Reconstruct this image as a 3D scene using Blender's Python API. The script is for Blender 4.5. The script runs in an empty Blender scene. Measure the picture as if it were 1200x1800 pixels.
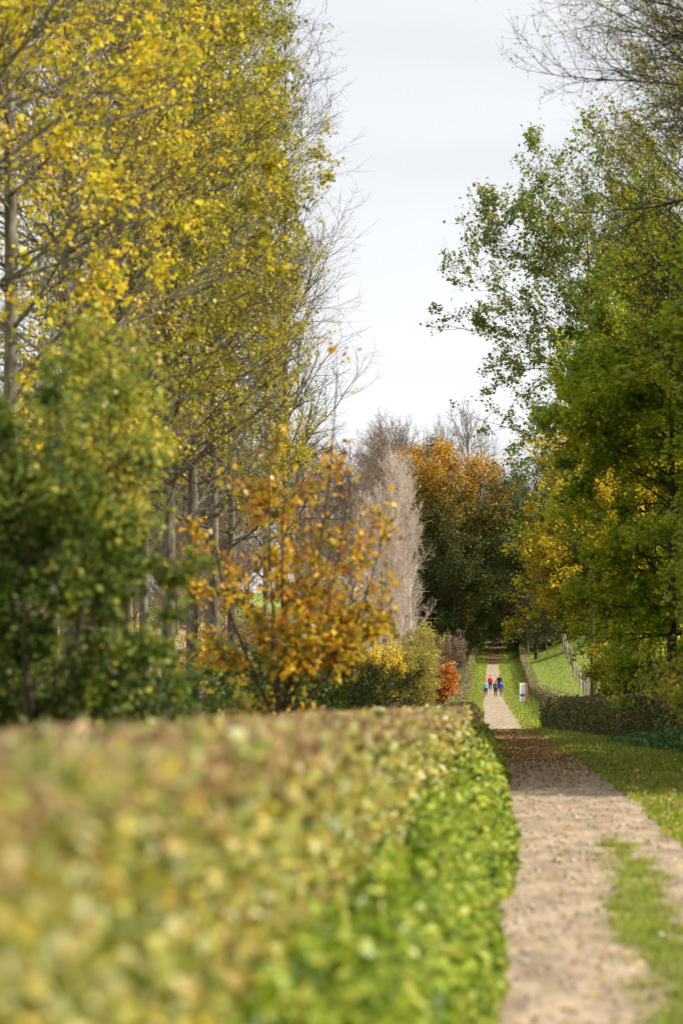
import bpy, math, random
import numpy as np
from mathutils import Vector

# ------------------------------------------------------------------ camera, sky, sun
FPX, CX, HY, CAMZ = 6750.0, 600.0, 1196.0, 2.1
scene = bpy.context.scene
cam_d = bpy.data.cameras.new("camera")
cam = bpy.data.objects.new("camera", cam_d)
scene.collection.objects.link(cam)
scene.camera = cam
cam.location = (0, 0, CAMZ)
cam.rotation_euler = (math.radians(90), 0, 0)
cam_d.sensor_fit = 'VERTICAL'
cam_d.sensor_width = 24
cam_d.sensor_height = 36
cam_d.lens = FPX / 1800 * 36
cam_d.shift_y = (HY - 900) / 1800
cam_d.clip_start = 0.1
cam_d.clip_end = 6000
cam_d.dof.use_dof = True
cam_d.dof.focus_distance = 290
cam_d.dof.aperture_fstop = 2.15
cam_d.dof.aperture_blades = 9

SUN_EL, SUN_AZ = 34.0, -9.0      # azimuth measured from +X towards +Y
scene.world = bpy.data.worlds.new("World")
scene.world.use_nodes = True
nt = scene.world.node_tree
for n in list(nt.nodes): nt.nodes.remove(n)
wo = nt.nodes.new('ShaderNodeOutputWorld')
sky = nt.nodes.new('ShaderNodeTexSky'); sky.sky_type = 'NISHITA'; sky.sun_disc = False
sky.sun_elevation = math.radians(SUN_EL); sky.sun_rotation = math.radians(90 - SUN_AZ)
b1 = nt.nodes.new('ShaderNodeBackground'); b1.inputs[1].default_value = 0.1
nt.links.new(sky.outputs[0], b1.inputs[0])
tc = nt.nodes.new('ShaderNodeTexCoord')
mp = nt.nodes.new('ShaderNodeMapping'); mp.inputs['Scale'].default_value = (5, 5, 30)
nz = nt.nodes.new('ShaderNodeTexNoise'); nz.inputs['Scale'].default_value = 1.3; nz.inputs['Detail'].default_value = 3
nz.inputs['Roughness'].default_value = 0.4
nt.links.new(tc.outputs['Generated'], mp.inputs[0]); nt.links.new(mp.outputs[0], nz.inputs['Vector'])
cr = nt.nodes.new('ShaderNodeValToRGB')
cr.color_ramp.elements[0].position = 0.3; cr.color_ramp.elements[0].color = (0.63, 0.64, 0.67, 1)
cr.color_ramp.elements[1].position = 0.7; cr.color_ramp.elements[1].color = (0.72, 0.725, 0.735, 1)
nt.links.new(nz.outputs['Fac'], cr.inputs[0])
b2 = nt.nodes.new('ShaderNodeBackground'); b2.inputs[1].default_value = 1.0
# cloud is a little brighter towards the horizon
sx = nt.nodes.new('ShaderNodeSeparateXYZ'); nt.links.new(tc.outputs['Generated'], sx.inputs[0])
mr = nt.nodes.new('ShaderNodeMapRange'); mr.inputs[1].default_value = 0.03; mr.inputs[2].default_value = 0.17
mr.inputs[3].default_value = 1.08; mr.inputs[4].default_value = 0.97
nt.links.new(sx.outputs[2], mr.inputs[0]); nt.links.new(mr.outputs[0], b2.inputs[1])
nt.links.new(cr.outputs[0], b2.inputs[0])
mx = nt.nodes.new('ShaderNodeMixShader'); mx.inputs[0].default_value = 0.9
nt.links.new(b1.outputs[0], mx.inputs[1]); nt.links.new(b2.outputs[0], mx.inputs[2])
nt.links.new(mx.outputs[0], wo.inputs[0])

sd = bpy.data.lights.new("sun", 'SUN'); sd.energy = 4.8; sd.angle = math.radians(0.6); sd.color = (1, 0.91, 0.76)
sun = bpy.data.objects.new("sun", sd); scene.collection.objects.link(sun)
sdir = Vector((math.cos(math.radians(SUN_AZ)) * math.cos(math.radians(SUN_EL)),
               math.sin(math.radians(SUN_AZ)) * math.cos(math.radians(SUN_EL)), math.sin(math.radians(SUN_EL))))
sun.rotation_euler = sdir.to_track_quat('Z', 'Y').to_euler()
sun.location = (60, 40, 80)
scene.view_settings.view_transform = 'Standard'
scene.view_settings.look = 'None'
scene.view_settings.exposure = 0.5
scene.view_settings.gamma = 1.0
cy = scene.cycles
cy.max_bounces = 5; cy.diffuse_bounces = 3; cy.glossy_bounces = 2; cy.transmission_bounces = 3; cy.transparent_max_bounces = 4
cy.use_denoising = True
cy.sample_clamp_indirect = 4.0
try: cy.denoiser = 'OPENIMAGEDENOISE'
except Exception: pass
cy.caustics_reflective = False; cy.caustics_refractive = False

rng = np.random.default_rng(7)
COL = scene.collection

# ------------------------------------------------------------------ helpers
def tag(o, label=None, cat=None, group=None, kind=None):
    if label: o['label'] = label
    if cat: o['category'] = cat
    if group: o['group'] = group
    if kind: o['kind'] = kind
    return o

def empty(name, loc, rz=0.0):
    o = bpy.data.objects.new(name, None); COL.objects.link(o)
    o.location = loc; o.rotation_euler = (0, 0, rz); o.empty_display_size = 0.3
    return o

def mesh(name, V, F, mats, mi=None, smooth=True, uv=None):
    """F: (n,4) or (n,3) int array."""
    V = np.ascontiguousarray(V, dtype=np.float32); F = np.ascontiguousarray(F, dtype=np.int32)
    me = bpy.data.meshes.new(name)
    n, k = F.shape
    me.vertices.add(len(V)); me.vertices.foreach_set('co', V.ravel())
    me.loops.add(n * k); me.loops.foreach_set('vertex_index', F.ravel())
    me.polygons.add(n); me.polygons.foreach_set('loop_start', np.arange(0, n * k, k, dtype=np.int32))
    try: me.polygons.foreach_set('loop_total', np.full(n, k, dtype=np.int32))
    except Exception: pass
    if not isinstance(mats, (list, tuple)): mats = [mats]
    for m in mats: me.materials.append(m)
    if mi is not None: me.polygons.foreach_set('material_index', np.ascontiguousarray(mi, dtype=np.int32))
    me.polygons.foreach_set('use_smooth', np.full(n, smooth, dtype=bool))
    if uv is not None:
        l = me.uv_layers.new(name='UVMap'); l.data.foreach_set('uv', np.ascontiguousarray(uv[F.ravel()], dtype=np.float32).ravel())
    me.update(calc_edges=True)
    return me

def add(name, me, parent=None, loc=(0, 0, 0)):
    o = bpy.data.objects.new(name, me); COL.objects.link(o); o.parent = parent; o.location = loc
    return o

def copy_tree(src, label, loc, rz, sc):
    c = src.copy(); COL.objects.link(c); c.location = loc; c.rotation_euler = (0, 0, rz); c.scale = sc
    c['label'] = label
    for ch in list(src.children):
        d = ch.copy(); COL.objects.link(d); d.parent = c
    return c

def nrm(a): return a / np.maximum(np.linalg.norm(a, axis=-1, keepdims=True), 1e-9)

def tubes(P, R, sides):
    N, K, _ = P.shape
    T = np.gradient(P, axis=1); T = nrm(T)
    mt = np.abs(T.mean(axis=1)); ax = np.argmin(mt, axis=1)
    ref = np.zeros((N, 1, 3)); ref[np.arange(N), 0, ax] = 1
    U = nrm(np.cross(T, np.broadcast_to(ref, T.shape))); W = np.cross(T, U)
    a = np.arange(sides) / sides * 2 * np.pi
    V = P[:, :, None, :] + R[:, :, None, None] * (np.cos(a)[None, None, :, None] * U[:, :, None, :] + np.sin(a)[None, None, :, None] * W[:, :, None, :])
    base = (np.arange(N) * K * sides)[:, None, None] + (np.arange(K - 1) * sides)[None, :, None]
    i = np.arange(sides)[None, None, :]; j = (i + 1) % sides
    F = np.stack(np.broadcast_arrays(base + i, base + j, base + sides + j, base + sides + i), axis=-1).reshape(-1, 4)
    return V.reshape(-1, 3), F

def merge(parts):
    Vs, Fs, off = [], [], 0
    for V, F in parts:
        Vs.append(V); Fs.append(F + off); off += len(V)
    return np.concatenate(Vs), np.concatenate(Fs)

def interp_poly(P, R, idx, t):
    K = P.shape[1]; x = t * (K - 1); k = np.clip(x.astype(int), 0, K - 2); f = (x - k)[:, None]
    p = P[idx, k] * (1 - f) + P[idx, k + 1] * f
    r = R[idx, k] * (1 - f[:, 0]) + R[idx, k + 1] * f[:, 0]
    return p, r, nrm(P[idx, k + 1] - P[idx, k])

def spawn(r, P, R, n, t0, t1, ang, lf, K, up=0.0, wig=0.12, rr=0.6, tip=0.25, weight=True, rmin=0.004, tpow=1.0):
    plen = np.linalg.norm(np.diff(P, axis=1), axis=2).sum(axis=1)
    w = plen if weight else np.ones(len(P)); w = w / w.sum()
    idx = r.choice(len(P), n, p=w)
    t = t0 + (t1 - t0) * r.random(n) ** tpow
    p, rad, T = interp_poly(P, R, idx, t)
    q = r.normal(size=(n, 3)); q = nrm(q - (q * T).sum(1, keepdims=True) * T)
    a = np.radians(ang[0] + ang[1] * r.normal(size=n)) if isinstance(ang, tuple) else np.radians(ang(t) + 8 * r.normal(size=n))
    d = np.cos(a)[:, None] * T + np.sin(a)[:, None] * q
    L = lf(plen[idx], t) * (0.75 + 0.5 * r.random(n))
    out = np.empty((n, K, 3)); out[:, 0] = p
    for k in range(1, K):
        d = nrm(d + np.array([0, 0, 1.0]) * up + wig * r.normal(size=(n, 3)))
        out[:, k] = out[:, k - 1] + d * (L / (K - 1))[:, None]
    r0 = np.maximum(rad * rr, rmin)
    prof = np.linspace(1, tip, K)[None, :]
    return out, r0[:, None] * prof

def leaf_quads(p, size, r, upb=0.4, wr=0.75, fold=0.15):
    n = len(p)
    N = r.normal(size=(n, 3)); N[:, 2] = N[:, 2] + upb * 2; N = nrm(N)
    q = r.normal(size=(n, 3)); U = nrm(q - (q * N).sum(1, keepdims=True) * N); W = np.cross(N, U)
    s = size[:, None]
    V = np.stack([p, p + U * s * .45 + W * s * wr * .5 + N * s * fold, p + U * s, p + U * s * .45 - W * s * wr * .5 + N * s * fold], axis=1)
    return V.reshape(-1, 3), np.arange(4 * n).reshape(n, 4)

def leaves_on(r, Ps, n, size, spread=0.05, t0=0.2, upb=0.4, svar=0.3, wr=0.75, keep=None, clump=1.0):
    """scatter n leaves along the polylines in list Ps."""
    lens = [np.linalg.norm(np.diff(P, axis=1), axis=2).sum(axis=1) for P in Ps]
    tot = sum(l.sum() for l in lens); out = []
    for P, l in zip(Ps, lens):
        m = int(n * l.sum() / tot)
        if m < 1: continue
        wt = l * np.exp(clump * r.normal(size=len(l))); q = P[:, 0]; ex = max(1.0, float(np.ptp(q[:, 2])))
        for f_, a_ in ((9., .55), (22., .5)):
            wt = wt * np.clip(.75 + a_ * clump * 1.5 * grid_noise(q[:, 0] + .7 * q[:, 2], q[:, 1] + q[:, 2], int(len(l) % 97), f_ / ex), .04, 3)
        idx = r.choice(len(P), m, p=wt / wt.sum()); t = t0 + (1 - t0) * r.random(m)
        p, _, _ = interp_poly(P, np.zeros(P.shape[:2]), idx, t)
        out.append(p + r.normal(size=(m, 3)) * spread)
    p = np.concatenate(out)
    if keep is not None: p = p[keep(p)]
    return leaf_quads(p, size * (1 + svar * r.normal(size=len(p))).clip(.4, 1.8), r, upb, wr)

def grid_noise(x, y, seed=0, f=1.0):
    r = np.random.default_rng(seed + 100); o = np.zeros_like(np.asarray(x, dtype=float))
    for k in range(7):
        a = r.random() * 6.283; w = f * (0.6 + 1.6 * r.random()) * (1.0 + .35 * k); ph = r.random() * 6.283
        o = o + np.sin((x * math.cos(a) + y * math.sin(a)) * w + ph + 1.3 * np.sin((x * math.sin(a) - y * math.cos(a)) * w * .6 + ph))
    return o / 7 * 1.6

# ------------------------------------------------------------------ materials
def mat_new(name):
    m = bpy.data.materials.new(name); m.use_nodes = True
    for n in list(m.node_tree.nodes): m.node_tree.nodes.remove(n)
    return m, m.node_tree, m.node_tree.nodes, m.node_tree.links

def ramp(N, L, fac, stops):
    c = N.new('ShaderNodeValToRGB'); e = c.color_ramp.elements
    while len(e) < len(stops): e.new(0.5)
    for i, (p, col) in enumerate(stops): e[i].position = p; e[i].color = (*col, 1)
    L.new(fac, c.inputs[0]); return c.outputs[0]

def noise(N, L, scale, detail=3, coord='Object', mscale=None, rough=0.55):
    tc = N.new('ShaderNodeTexCoord'); n = N.new('ShaderNodeTexNoise'); n.inputs['Scale'].default_value = scale
    n.inputs['Detail'].default_value = detail; n.inputs['Roughness'].default_value = rough
    if mscale:
        mp = N.new('ShaderNodeMapping'); mp.inputs['Scale'].default_value = mscale
        L.new(tc.outputs[coord], mp.inputs[0]); L.new(mp.outputs[0], n.inputs['Vector'])
    else: L.new(tc.outputs[coord], n.inputs['Vector'])
    return n.outputs['Fac']

def math_n(N, L, op, a, b, clamp=False):
    m = N.new('ShaderNodeMath'); m.operation = op; m.use_clamp = clamp
    for i, v in enumerate((a, b)):
        if isinstance(v, (int, float)): m.inputs[i].default_value = v
        else: L.new(v, m.inputs[i])
    return m.outputs[0]

def leafmat(name, stops, transl=0.4, cl=0.5, rnd=0.55, rough=0.45, spec=0.4, zgrad=None):
    """per-leaf random colour with drifting patches; zgrad=(z0,z1,weight) shifts colour with height on the tree."""
    m, t, N, L = mat_new(name)
    g = N.new('ShaderNodeNewGeometry')
    nf = noise(N, L, cl, 3)
    nf = math_n(N, L, 'MULTIPLY', math_n(N, L, 'SUBTRACT', nf, 0.5), 2.2)
    f = math_n(N, L, 'MULTIPLY', math_n(N, L, 'SUBTRACT', g.outputs['Random Per Island'], 0.5), rnd * 1.6)
    f = math_n(N, L, 'ADD', math_n(N, L, 'MULTIPLY', nf, 1 - rnd), f)
    f = math_n(N, L, 'ADD', f, 0.5, False)
    if zgrad:
        tc = N.new('ShaderNodeTexCoord'); s = N.new('ShaderNodeSeparateXYZ'); L.new(tc.outputs['Object'], s.inputs[0])
        mr = N.new('ShaderNodeMapRange'); mr.inputs[1].default_value = zgrad[0]; mr.inputs[2].default_value = zgrad[1]
        mr.inputs[3].default_value = -zgrad[2]; mr.inputs[4].default_value = zgrad[2]; L.new(s.outputs[2], mr.inputs[0])
        f = math_n(N, L, 'ADD', f, mr.outputs[0], False)
    c = ramp(N, L, f, stops)
    p = N.new('ShaderNodeBsdfPrincipled'); p.inputs['Roughness'].default_value = rough
    p.inputs['Specular IOR Level'].default_value = spec
    L.new(c, p.inputs['Base Color'])
    tr = N.new('ShaderNodeBsdfTranslucent'); L.new(c, tr.inputs[0])
    mx = N.new('ShaderNodeMixShader'); mx.inputs[0].default_value = transl
    L.new(p.outputs[0], mx.inputs[1]); L.new(tr.outputs[0], mx.inputs[2])
    o = N.new('ShaderNodeOutputMaterial'); L.new(mx.outputs[0], o.inputs[0])
    return m

def simplemat(name, stops, scale=3.0, mscale=None, rough=0.85, bump=0.0, bscale=20.0, detail=4, spec=0.3, coord='Object', bdist=0.02):
    m, t, N, L = mat_new(name)
    f = noise(N, L, scale, detail, coord, mscale)
    c = ramp(N, L, f, stops)
    p = N.new('ShaderNodeBsdfPrincipled'); p.inputs['Roughness'].default_value = rough; p.inputs['Specular IOR Level'].default_value = spec
    L.new(c, p.inputs['Base Color'])
    if bump:
        h = noise(N, L, bscale, 4, coord, mscale)
        b = N.new('ShaderNodeBump'); b.inputs['Strength'].default_value = bump; b.inputs['Distance'].default_value = bdist
        L.new(h, b.inputs['Height']); L.new(b.outputs[0], p.inputs['Normal'])
    o = N.new('ShaderNodeOutputMaterial'); L.new(p.outputs[0], o.inputs[0])
    return m

M = {}
M['bark_poplar'] = simplemat('poplar_bark', [(.3, (.055, .047, .035)), (.5, (.145, .125, .095)), (.7, (.26, .235, .185))], 1.2, (6, 6, 2.2), bump=.6, bscale=8)
M['bark_dark'] = simplemat('dark_bark', [(.3, (.03, .024, .017)), (.6, (.085, .065, .045)), (.75, (.13, .105, .075))], 2, (4, 4, 1), bump=.5, bscale=8)
M['bark_pale'] = simplemat('pale_bark', [(.3, (.38, .30, .26)), (.6, (.60, .51, .45)), (.75, (.72, .65, .58))], 1, (2, 2, .6))
M['bark_brown'] = simplemat('brown_twig_bark', [(.3, (.11, .075, .055)), (.6, (.24, .175, .135)), (.75, (.34, .26, .20))], .4)
M['twig'] = simplemat('hedge_twig', [(.3, (.10, .07, .045)), (.7, (.30, .23, .16))], 3)
M['lf_poplar'] = leafmat('poplar_leaf', [(0, (.13, .17, .02)), (.35, (.30, .30, .025)), (.6, (.52, .45, .02)), (.82, (.76, .57, .02)), (1, (.70, .42, .03))], .45, .22, .45)
M['lf_poplar_y'] = leafmat('poplar_leaf_yellow', [(0, (.20, .25, .03)), (.25, (.46, .44, .03)), (.5, (.80, .66, .03)), (1, (.88, .56, .03))], .45, .4, .6)
M['lf_green_shrub'] = leafmat('dark_green_leaf', [(0, (.025, .045, .007)), (.45, (.06, .105, .012)), (.72, (.13, .19, .022)), (.9, (.28, .32, .04)), (1, (.46, .40, .04))], .35, .9, .6, rough=.5, spec=.25)
M['lf_light_green'] = leafmat('light_green_leaf', [(0, (.14, .21, .03)), (.5, (.34, .38, .05)), (.8, (.52, .45, .05)), (1, (.68, .42, .04))], .4, .8, .6, rough=.45, spec=.4)
M['lf_oak'] = leafmat('orange_oak_leaf', [(0, (.09, .12, .02)), (.22, (.34, .29, .03)), (.45, (.68, .45, .025)), (.7, (.84, .48, .025)), (.9, (.55, .20, .03)), (1, (.22, .09, .03))], .4, 1.2, .65, rough=.4, spec=.5, zgrad=(0, 6, .18))
M['lf_maple'] = leafmat('green_maple_leaf', [(0, (.055, .11, .012)), (.4, (.29, .41, .022)), (.7, (.52, .56, .03)), (1, (.70, .56, .03))], .55, .55, .4)
M['lf_maple_y'] = leafmat('yellow_maple_leaf', [(0, (.06, .10, .012)), (.4, (.24, .29, .02)), (.62, (.52, .46, .02)), (.85, (.80, .52, .02)), (1, (.80, .42, .02))], .4, .5, .4)
M['lf_yellow_top'] = leafmat('olive_yellow_leaf', [(0, (.14, .19, .015)), (.5, (.36, .43, .03)), (.8, (.60, .50, .03)), (1, (.58, .32, .04))], .5, .5, .5)
M['lf_ash'] = leafmat('ash_leaf', [(0, (.08, .13, .03)), (.5, (.18, .26, .05)), (.8, (.33, .36, .06)), (1, (.50, .36, .05))], .4, .3, .5)
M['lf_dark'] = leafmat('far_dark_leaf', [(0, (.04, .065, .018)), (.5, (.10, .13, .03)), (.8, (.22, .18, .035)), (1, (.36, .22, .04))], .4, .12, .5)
M['lf_conifer'] = leafmat('deep_green_leaf', [(0, (.02, .05, .018)), (.6, (.055, .10, .035)), (1, (.13, .15, .05))], .2, .2, .5)
M['lf_orange_top'] = leafmat('orange_topped_leaf', [(0, (.05, .07, .018)), (.4, (.14, .15, .025)), (.62, (.28, .21, .03)), (.8, (.55, .30, .035)), (1, (.76, .40, .04))], .4, .2, .6, zgrad=(17, 30, .40))
M['lf_willow'] = leafmat('willow_leaf', [(0, (.20, .21, .03)), (.5, (.42, .38, .06)), (1, (.60, .48, .08))], .45, .5, .6)
M['lf_yellow'] = leafmat('bright_yellow_leaf', [(0, (.35, .32, .03)), (.5, (.75, .56, .025)), (1, (.85, .55, .03))], .45, .6, .6)
M['lf_red'] = leafmat('orange_red_leaf', [(0, (.42, .10, .015)), (.5, (.80, .27, .02)), (1, (.84, .46, .04))], .4, .8, .6)
M['lf_brown'] = leafmat('brown_leaf', [(0, (.09, .06, .03)), (.5, (.19, .13, .055)), (1, (.30, .20, .08))], .3, .2, .6)
M['lf_hedge'] = leafmat('hedge_leaf', [(0, (.12, .15, .03)), (.25, (.28, .32, .05)), (.5, (.48, .48, .09)), (.68, (.60, .58, .14)), (.8, (.72, .72, .44)), (.9, (.76, .62, .08)), (1, (.66, .46, .14))], .35, 1.6, .72, rough=.42, spec=.55)  # the pale grey-green stop paints glossy leaf reflections into the colour
M['lf_hedge_brown'] = leafmat('hedge_leaf_brown', [(0, (.20, .12, .06)), (.5, (.42, .27, .13)), (1, (.58, .43, .20))], .35, 1.5, .6, rough=.45)
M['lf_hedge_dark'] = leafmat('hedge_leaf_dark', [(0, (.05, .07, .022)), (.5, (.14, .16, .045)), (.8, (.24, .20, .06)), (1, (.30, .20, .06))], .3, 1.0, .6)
M['lf_hedge_far'] = leafmat('hedge_leaf_far', [(0, (.14, .13, .045)), (.5, (.30, .26, .10)), (1, (.46, .36, .16))], .3, .3, .6)
M['lf_hedge_dull'] = leafmat('hedge_leaf_dull', [(0, (.08, .10, .035)), (.5, (.17, .17, .06)), (1, (.28, .22, .09))], .3, .3, .6)
M['lf_nettle'] = leafmat('nettle_leaf', [(0, (.08, .15, .02)), (.4, (.24, .36, .025)), (.7, (.46, .56, .04)), (1, (.60, .60, .12))], .35, 1.2, .75, rough=.42, spec=.5)
M['lf_nettle_dark'] = leafmat('nettle_leaf_dull', [(0, (.05, .13, .03)), (.5, (.10, .23, .05)), (1, (.20, .32, .06))], .35, .9, .6, rough=.35, spec=.6)
M['grass'] = leafmat('grass_blade', [(0, (.11, .18, .015)), (.4, (.22, .31, .02)), (.75, (.42, .46, .04)), (1, (.55, .50, .09))], .35, .6, .4, rough=.5)
M['dry'] = leafmat('dry_grass_blade', [(0, (.20, .17, .06)), (.4, (.42, .33, .17)), (.8, (.56, .42, .26)), (1, (.40, .24, .16))], .3, .3, .6, rough=.7)
M['fallen'] = leafmat('fallen_leaf', [(0, (.11, .055, .025)), (.4, (.27, .14, .055)), (.7, (.45, .26, .08)), (.9, (.60, .42, .09)), (1, (.70, .52, .14))], .15, .6, .75, rough=.55)

# ------------------------------------------------------------------ terrain
def sm(a, b, x):
    t = np.clip((np.asarray(x, float) - a) / (b - a), 0, 1); return t * t * (3 - 2 * t)

_D = np.arange(0, 3001, 1.0)
def smooth(v, s=6):
    k = np.exp(-.5 * (np.arange(-3 * s, 3 * s + 1) / s) ** 2); k /= k.sum()
    return np.convolve(np.pad(v, 3 * s, mode='reflect', reflect_type='odd'), k, mode='valid')
_XC = smooth(np.interp(_D, [0, 23.5, 35, 46.6, 69, 98, 136, 169, 222, 337, 410, 560, 650, 900, 3000],
                       [.78, 1.97, 2.56, 3.17, 4.05, 5.05, 6.2, 7.1, 9.3, 13.4, 16.2, 22.0, 26, 36, 120]), 6)
_ZP = smooth(np.interp(_D, [0, 162, 172, 186, 197, 222, 337, 410, 430, 560, 650, 700, 760, 1000, 1600, 3000],
                       [0, 0, -.25, -1.1, -1.15, -.5, 0, .34, .85, 4.5, 8.2, 9.2, 9.6, 13, 30, 50]), 3)
def xc(D): return np.interp(D, _D, _XC)
def pw(D): return np.interp(D, [0, 300, 410, 560, 640, 700], [2.3, 2.3, 2.15, 1.8, 2.3, 2.6])
def gz(x, D):
    x = np.asarray(x, float); D = np.asarray(D, float)
    z = np.interp(D, _D, _ZP)
    dl = xc(D) - x; dr = -dl
    z = z + np.minimum(.14 * np.maximum(0, dl - 3.5), 9) * sm(120, 280, D)
    z = z + np.minimum(.33 * np.maximum(0, dr - 6), 7) * sm(300, 520, D)
    return z
def px2x(px, D): return (px - CX) * D / FPX
def zat(py, D): return CAMZ - (py - HY) * D / FPX

# ground sheet
ys = np.concatenate([np.arange(-30, 150, 3.0), np.arange(150, 270, .5), np.arange(270, 700, 2.0), np.arange(700, 1500, 25.0), np.arange(1500, 3001, 150.0)])
xs = np.concatenate([np.arange(-1500, -150, 90.0), np.arange(-150, -30, 8.0), np.arange(-30, 60, 1.5), np.arange(60, 180, 8.0), np.arange(180, 1501, 90.0)])
X, Y = np.meshgrid(xs, ys); Z = gz(X, np.maximum(Y, 0))
V = np.stack([X, Y, Z], -1).reshape(-1, 3)
nx, ny = len(xs), len(ys)
ii = (np.arange(ny - 1)[:, None] * nx + np.arange(nx - 1)[None, :]).ravel()
F = np.stack([ii, ii + 1, ii + 1 + nx, ii + nx], -1)
M['ground'] = simplemat('meadow_turf', [(.3, (.11, .17, .02)), (.5, (.21, .29, .03)), (.62, (.30, .35, .05)), (.75, (.38, .34, .12))], 1.1, bump=.6, bscale=6, detail=6, bdist=.06)
tag(add('ground', mesh('ground', V, F, M['ground'])), kind='structure')

def strip(D0, D1, step, l, r, dz, name, m, cross=6, crown=0.0):
    d = np.arange(D0, D1 + .01, step); n = cross + 1
    u = np.linspace(0, 1, n)
    LX = l(d); RX = r(d)
    X = LX[:, None] * (1 - u) + RX[:, None] * u; Y = np.repeat(d[:, None], n, 1)
    Z = gz(X, np.maximum(Y, 0)) + dz
    V = np.stack([X, Y, Z], -1).reshape(-1, 3)
    i = (np.arange(len(d) - 1)[:, None] * n + np.arange(cross)[None, :]).ravel()
    F = np.stack([i, i + 1, i + 1 + n, i + n], -1)
    uv = np.stack([np.broadcast_to(u, X.shape) * 1.0, Y / 10.0], -1).reshape(-1, 2)
    return tag(add(name, mesh(name, V, F, m, uv=uv)), kind='structure')

# path: gravel with wheel tracks, a grassy centre strip and worn patches
m, t, N, L = mat_new('gravel_path')
tcn = N.new('ShaderNodeTexCoord'); sxy = N.new('ShaderNodeSeparateXYZ'); L.new(tcn.outputs['UV'], sxy.inputs[0])
big = noise(N, L, .9, 5, 'Object', (1, .45, 1)); fine = noise(N, L, 11, 6, 'Object', (1, .6, 1), .7); mid = noise(N, L, 2.4, 7, 'Object', (1, .22, 1), .7)
base = ramp(N, L, mid, [(.30, (.19, .14, .09)), (.44, (.30, .225, .15)), (.57, (.44, .34, .23)), (.75, (.56, .445, .305))])
fc = ramp(N, L, fine, [(.30, (.55, .53, .52)), (.5, (.98, .98, .98)), (.70, (1.25, 1.22, 1.18))])
mul = N.new('ShaderNodeMix'); mul.data_type = 'RGBA'; mul.blend_type = 'MULTIPLY'; mul.inputs[0].default_value = 1
L.new(base, mul.inputs[6]); L.new(fc, mul.inputs[7])
# centre strip and edges, as distance from u
du = math_n(N, L, 'ABSOLUTE', math_n(N, L, 'SUBTRACT', sxy.outputs[0], .60), 0)
cen = N.new('ShaderNodeMapRange'); cen.inputs[1].default_value = .17; cen.inputs[2].default_value = .03; L.new(du, cen.inputs[0])
vf = N.new('ShaderNodeMapRange'); vf.inputs[1].default_value = 5.6; vf.inputs[2].default_value = 3.2; L.new(sxy.outputs[1], vf.inputs[0])
cf = math_n(N, L, 'MULTIPLY', cen.outputs[0], math_n(N, L, 'ADD', math_n(N, L, 'MULTIPLY', vf.outputs[0], .62), .25))
de = math_n(N, L, 'ABSOLUTE', math_n(N, L, 'SUBTRACT', sxy.outputs[0], .5), 0)
ed = N.new('ShaderNodeMapRange'); ed.inputs[1].default_value = .42; ed.inputs[2].default_value = .5; ed.inputs[4].default_value = .55; L.new(de, ed.inputs[0])
gf = math_n(N, L, 'ADD', math_n(N, L, 'ADD', cf, ed.outputs[0]), math_n(N, L, 'MULTIPLY', math_n(N, L, 'SUBTRACT', big, .5), 1.8))
fr_ = N.new('ShaderNodeMapRange'); fr_.inputs[1].default_value = 20; fr_.inputs[2].default_value = 23; fr_.inputs[4].default_value = .20; L.new(sxy.outputs[1], fr_.inputs[0]); gf = math_n(N, L, 'ADD', gf, fr_.outputs[0])
gm = N.new('ShaderNodeMapRange'); gm.inputs[1].default_value = .42; gm.inputs[2].default_value = .62; L.new(gf, gm.inputs[0])
gcol = ramp(N, L, mid, [(.35, (.20, .16, .08)), (.5, (.27, .25, .09)), (.7, (.38, .36, .13))])
mx = N.new('ShaderNodeMix'); mx.data_type = 'RGBA'; L.new(gm.outputs[0], mx.inputs[0]); L.new(mul.outputs[2], mx.inputs[6]); L.new(gcol, mx.inputs[7])
# litter of trampled leaves staining the track between the two crests
li = N.new('ShaderNodeMapRange'); li.inputs[1].default_value = 7.0; li.inputs[2].default_value = 11.5; L.new(sxy.outputs[1], li.inputs[0])
lo = N.new('ShaderNodeMapRange'); lo.inputs[1].default_value = 18.6; lo.inputs[2].default_value = 17.6; L.new(sxy.outputs[1], lo.inputs[0])
lf = N.new('ShaderNodeMapRange'); lf.inputs[1].default_value = 56.0; lf.inputs[2].default_value = 62.0; L.new(sxy.outputs[1], lf.inputs[0])
lt = math_n(N, L, 'ADD', math_n(N, L, 'MULTIPLY', li.outputs[0], lo.outputs[0]), lf.outputs[0], True)
lt = math_n(N, L, 'MULTIPLY', lt, math_n(N, L, 'ADD', math_n(N, L, 'MULTIPLY', fine, .5), .55), True)
lc = ramp(N, L, mid, [(.3, (.12, .065, .035)), (.7, (.26, .14, .07))])
mx2 = N.new('ShaderNodeMix'); mx2.data_type = 'RGBA'; L.new(lt, mx2.inputs[0]); L.new(mx.outputs[2], mx2.inputs[6]); L.new(lc, mx2.inputs[7])
p = N.new('ShaderNodeBsdfPrincipled'); p.inputs['Roughness'].default_value = .9; L.new(mx2.outputs[2], p.inputs['Base Color'])
hh = fine
bp = N.new('ShaderNodeBump'); bp.inputs['Strength'].default_value = .4; bp.inputs['Distance'].default_value = .04; L.new(hh, bp.inputs['Height']); L.new(bp.outputs[0], p.inputs['Normal'])
o = N.new('ShaderNodeOutputMaterial'); L.new(p.outputs[0], o.inputs[0])
M['path'] = m
wob = lambda d, s: .12 * grid_noise(d, d * 0, s, .16) + .045 * grid_noise(d, d * 0, s + 5, .6)
def pl(d): return xc(d) - pw(d) / 2 + wob(d, 1) - .5 * sm(235, 220, d) * 0
def pr(d): return xc(d) + pw(d) / 2 + wob(d, 2)
strip(-10, 760, .5, pl, pr, .02, 'gravel_path', M['path'], 8)
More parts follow.
